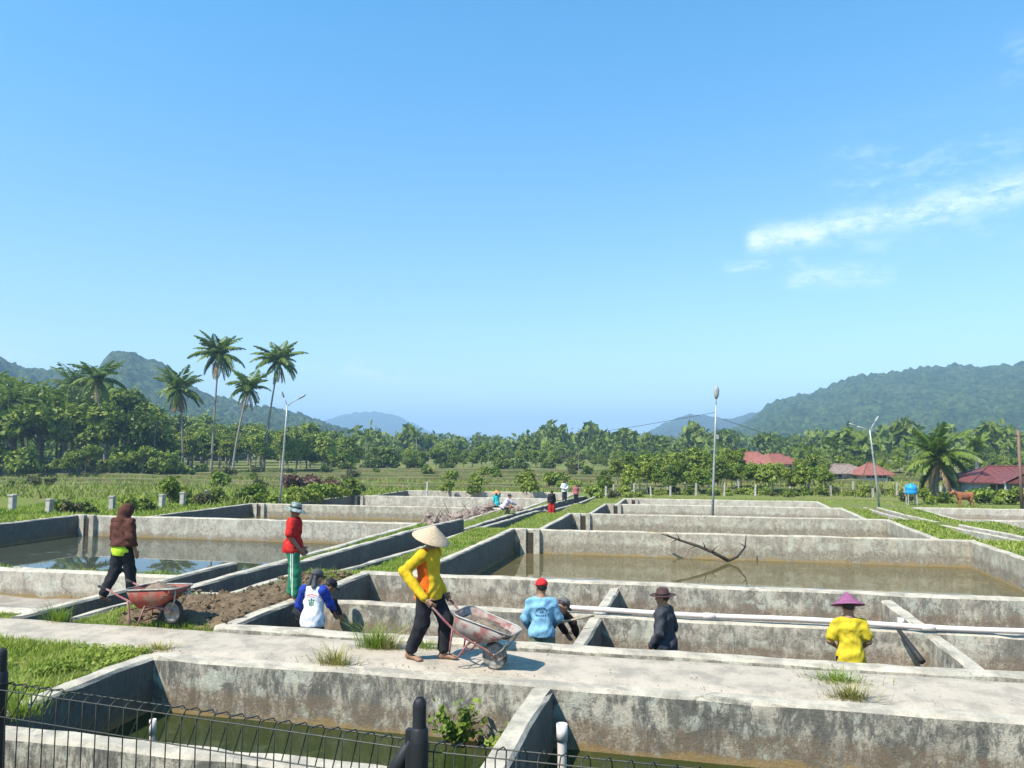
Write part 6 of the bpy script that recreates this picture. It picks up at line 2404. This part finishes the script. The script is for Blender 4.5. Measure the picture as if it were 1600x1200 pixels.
# --- brown cow
c = on(1504, 54, 0)
e = empty('cow', c, YAW + RAD(95))
tag(e, 'small reddish brown cow standing below the squat palm', 'cow')
COW = simple('reddish_brown_hide', (.33, .12, .05), (.25, .09, .04), 4, .7, .1)
cp = [ell((0, 0, .72), (.22, .58, .27), None, .1), ell((0, .36, .76), (.2, .26, .27), None, .1), ell((0, -.42, .78), (.19, .24, .24), None, .1),
      seg((0, .5, .86), (0, .82, 1.02), .16, .11, .08), seg((0, .80, 1.05), (0, 1.08, .90), .105, .06, .05), seg((.06, .84, 1.1), (.2, .82, 1.12), .03, .02, .02), seg((-.06, .84, 1.1), (-.2, .82, 1.12), .03, .02, .02),
      seg((0, -.62, .9), (0, -.70, .45), .03, .02, .02)]
for s in (-1, 1):
    cp += [seg((s * .12, .42, .62), (s * .12, .44, .34), .085, .05, .06), seg((s * .12, .44, .34), (s * .12, .42, .03), .045, .035, .03),
           seg((s * .12, -.42, .66), (s * .13, -.34, .44), .11, .065, .06), seg((s * .13, -.34, .44), (s * .13, -.48, .30), .06, .04, .03), seg((s * .13, -.48, .30), (s * .13, -.46, .03), .04, .034, .03)]
sdf_obj('body', cp, COW, e, .025)
for s in (-1, 1):
    MB().tube([(s * .07, .83, 1.14), (s * .13, .84, 1.2), (s * .14, .86, 1.27)], [.022, .017, .006], 6).build('horn', POSTC, e, smooth=True)

# ------------------------------------------------------------------ the wire fence in front
WIRE = simple('shade_dark_wire', (.022, .026, .022), (.04, .038, .032), 30, .5, .1)  # near-black tone holds the building's shade over the fence in its colour
FPOST = simple('shade_black_post', (.014, .014, .018), (.022, .022, .026), 10, .55, .1)  # post colour darkened the same way, shade painted in
ZT = 1.92


def wire_panel(label, A, B, n, zb=1.0):
    A, B = Vector((A[0], A[1], 0)), Vector((B[0], B[1], 0))
    u = (B - A).normalized()
    away = Vector((-u.y, u.x, 0))
    if away.y < 0:
        away = -away
    e = empty('wire_fence', (A.x, A.y, zb))
    tag(e, label, 'fence', 'panels of the wire fence')
    wm = MB()
    fold = [Vector((0, 0, 0)), Vector((0, 0, ZT - zb - .088)), Vector((0, 0, ZT - zb - .012)), away * .018 + Vector((0, 0, ZT - zb)), away * .055 + u * .006 + Vector((0, 0, ZT - zb - .004)),
            away * .062 + u * .012 + Vector((0, 0, ZT - zb - .014)), u * .024 + Vector((0, 0, ZT - zb - .088))]
    wm.tube(fold, .0018, 5)
    me = mb_mesh('wire', wm, WIRE)
    L_ = (B - A).length
    k = int(L_ / .05)
    for i in range(k):
        link('wire', me, e, tuple(u * (i + .5) * L_ / k))
    for off, z in ((Vector((0, 0, 0)), ZT - zb - .010), (away * .06, ZT - zb - .012), (Vector((0, 0, 0)), ZT - zb - .088), (Vector((0, 0, 0)), ZT - zb - .24), (Vector((0, 0, 0)), .45), (Vector((0, 0, 0)), .2), (Vector((0, 0, 0)), .05)):
        MB().tube([off + Vector((0, 0, z)), u * L_ + off + Vector((0, 0, z))], .0019, 5).build('rail', WIRE, e)


def fxy(px, D):
    P = CC + ray(px, 1140) * D
    return P[0], P[1]


FA, FB, FC = fxy(-40, 2.36), fxy(662, 1.875), fxy(1420, 1.62)
FZ = fxy(-700, 2.95)
wire_panel('wire fence panel crossing the lower left of the picture', FA, FB, 40)
wire_panel('wire fence panel just showing along the bottom right', FB, FC, 40)
wire_panel('wire fence panel beyond the left picture edge', FZ, FA, 40)


def fence_post(label, P, top, brace=True):
    e = empty('fence_post', (P[0], P[1], .9))
    tag(e, label, 'post', 'posts of the wire fence')
    H = top - .9
    pl = MB().lathe([(.026, 0), (.024, H - .45), (.0225, H - .30), (.0205, H - .22), (.0185, H - .16), (.0175, H - .10), (.017, H - .05), (.0165, H - .02), (.0155, H - .011), (.012, H - .004), (.007, H), (0, H + .001)], 18)
    pl.v = [(x * random.uniform(.94, 1.05), y * random.uniform(.94, 1.05), z + random.uniform(-.002, .002)) for x, y, z in pl.v]
    pl.build('pole', FPOST, e, smooth=True)
    MB().lathe([(.017, H - .22), (.0215, H - .21), (.0225, H - .12), (.0215, H - .075), (.017, H - .068)], 16).build('clamp', FPOST, e, smooth=True)
    MB().box((-.032, -.01, H - .17), (-.019, .01, H - .075)).build('clamp_plate', FPOST, e)
    if brace:
        MB().tube([(-.02, 0, H - .10), (-.06, .01, H - .17), (-.12, .02, H - .30), (-.17, .02, H - .5)], [.012, .02, .024, .024], 8).build('brace', FPOST, e, smooth=True)
    MB().lathe([(0, -.12), (.06, -.12), (.06, .01), (.03, .02), (0, .02)], 12).build('footing', POSTC, e)


fence_post('black round topped fence post in the lower middle', (FB[0], FB[1] - .03), 2.045)
fence_post('black fence post cut by the left picture edge', (fxy(-4, 2.38)[0], fxy(-4, 2.38)[1]), 2.02, False)
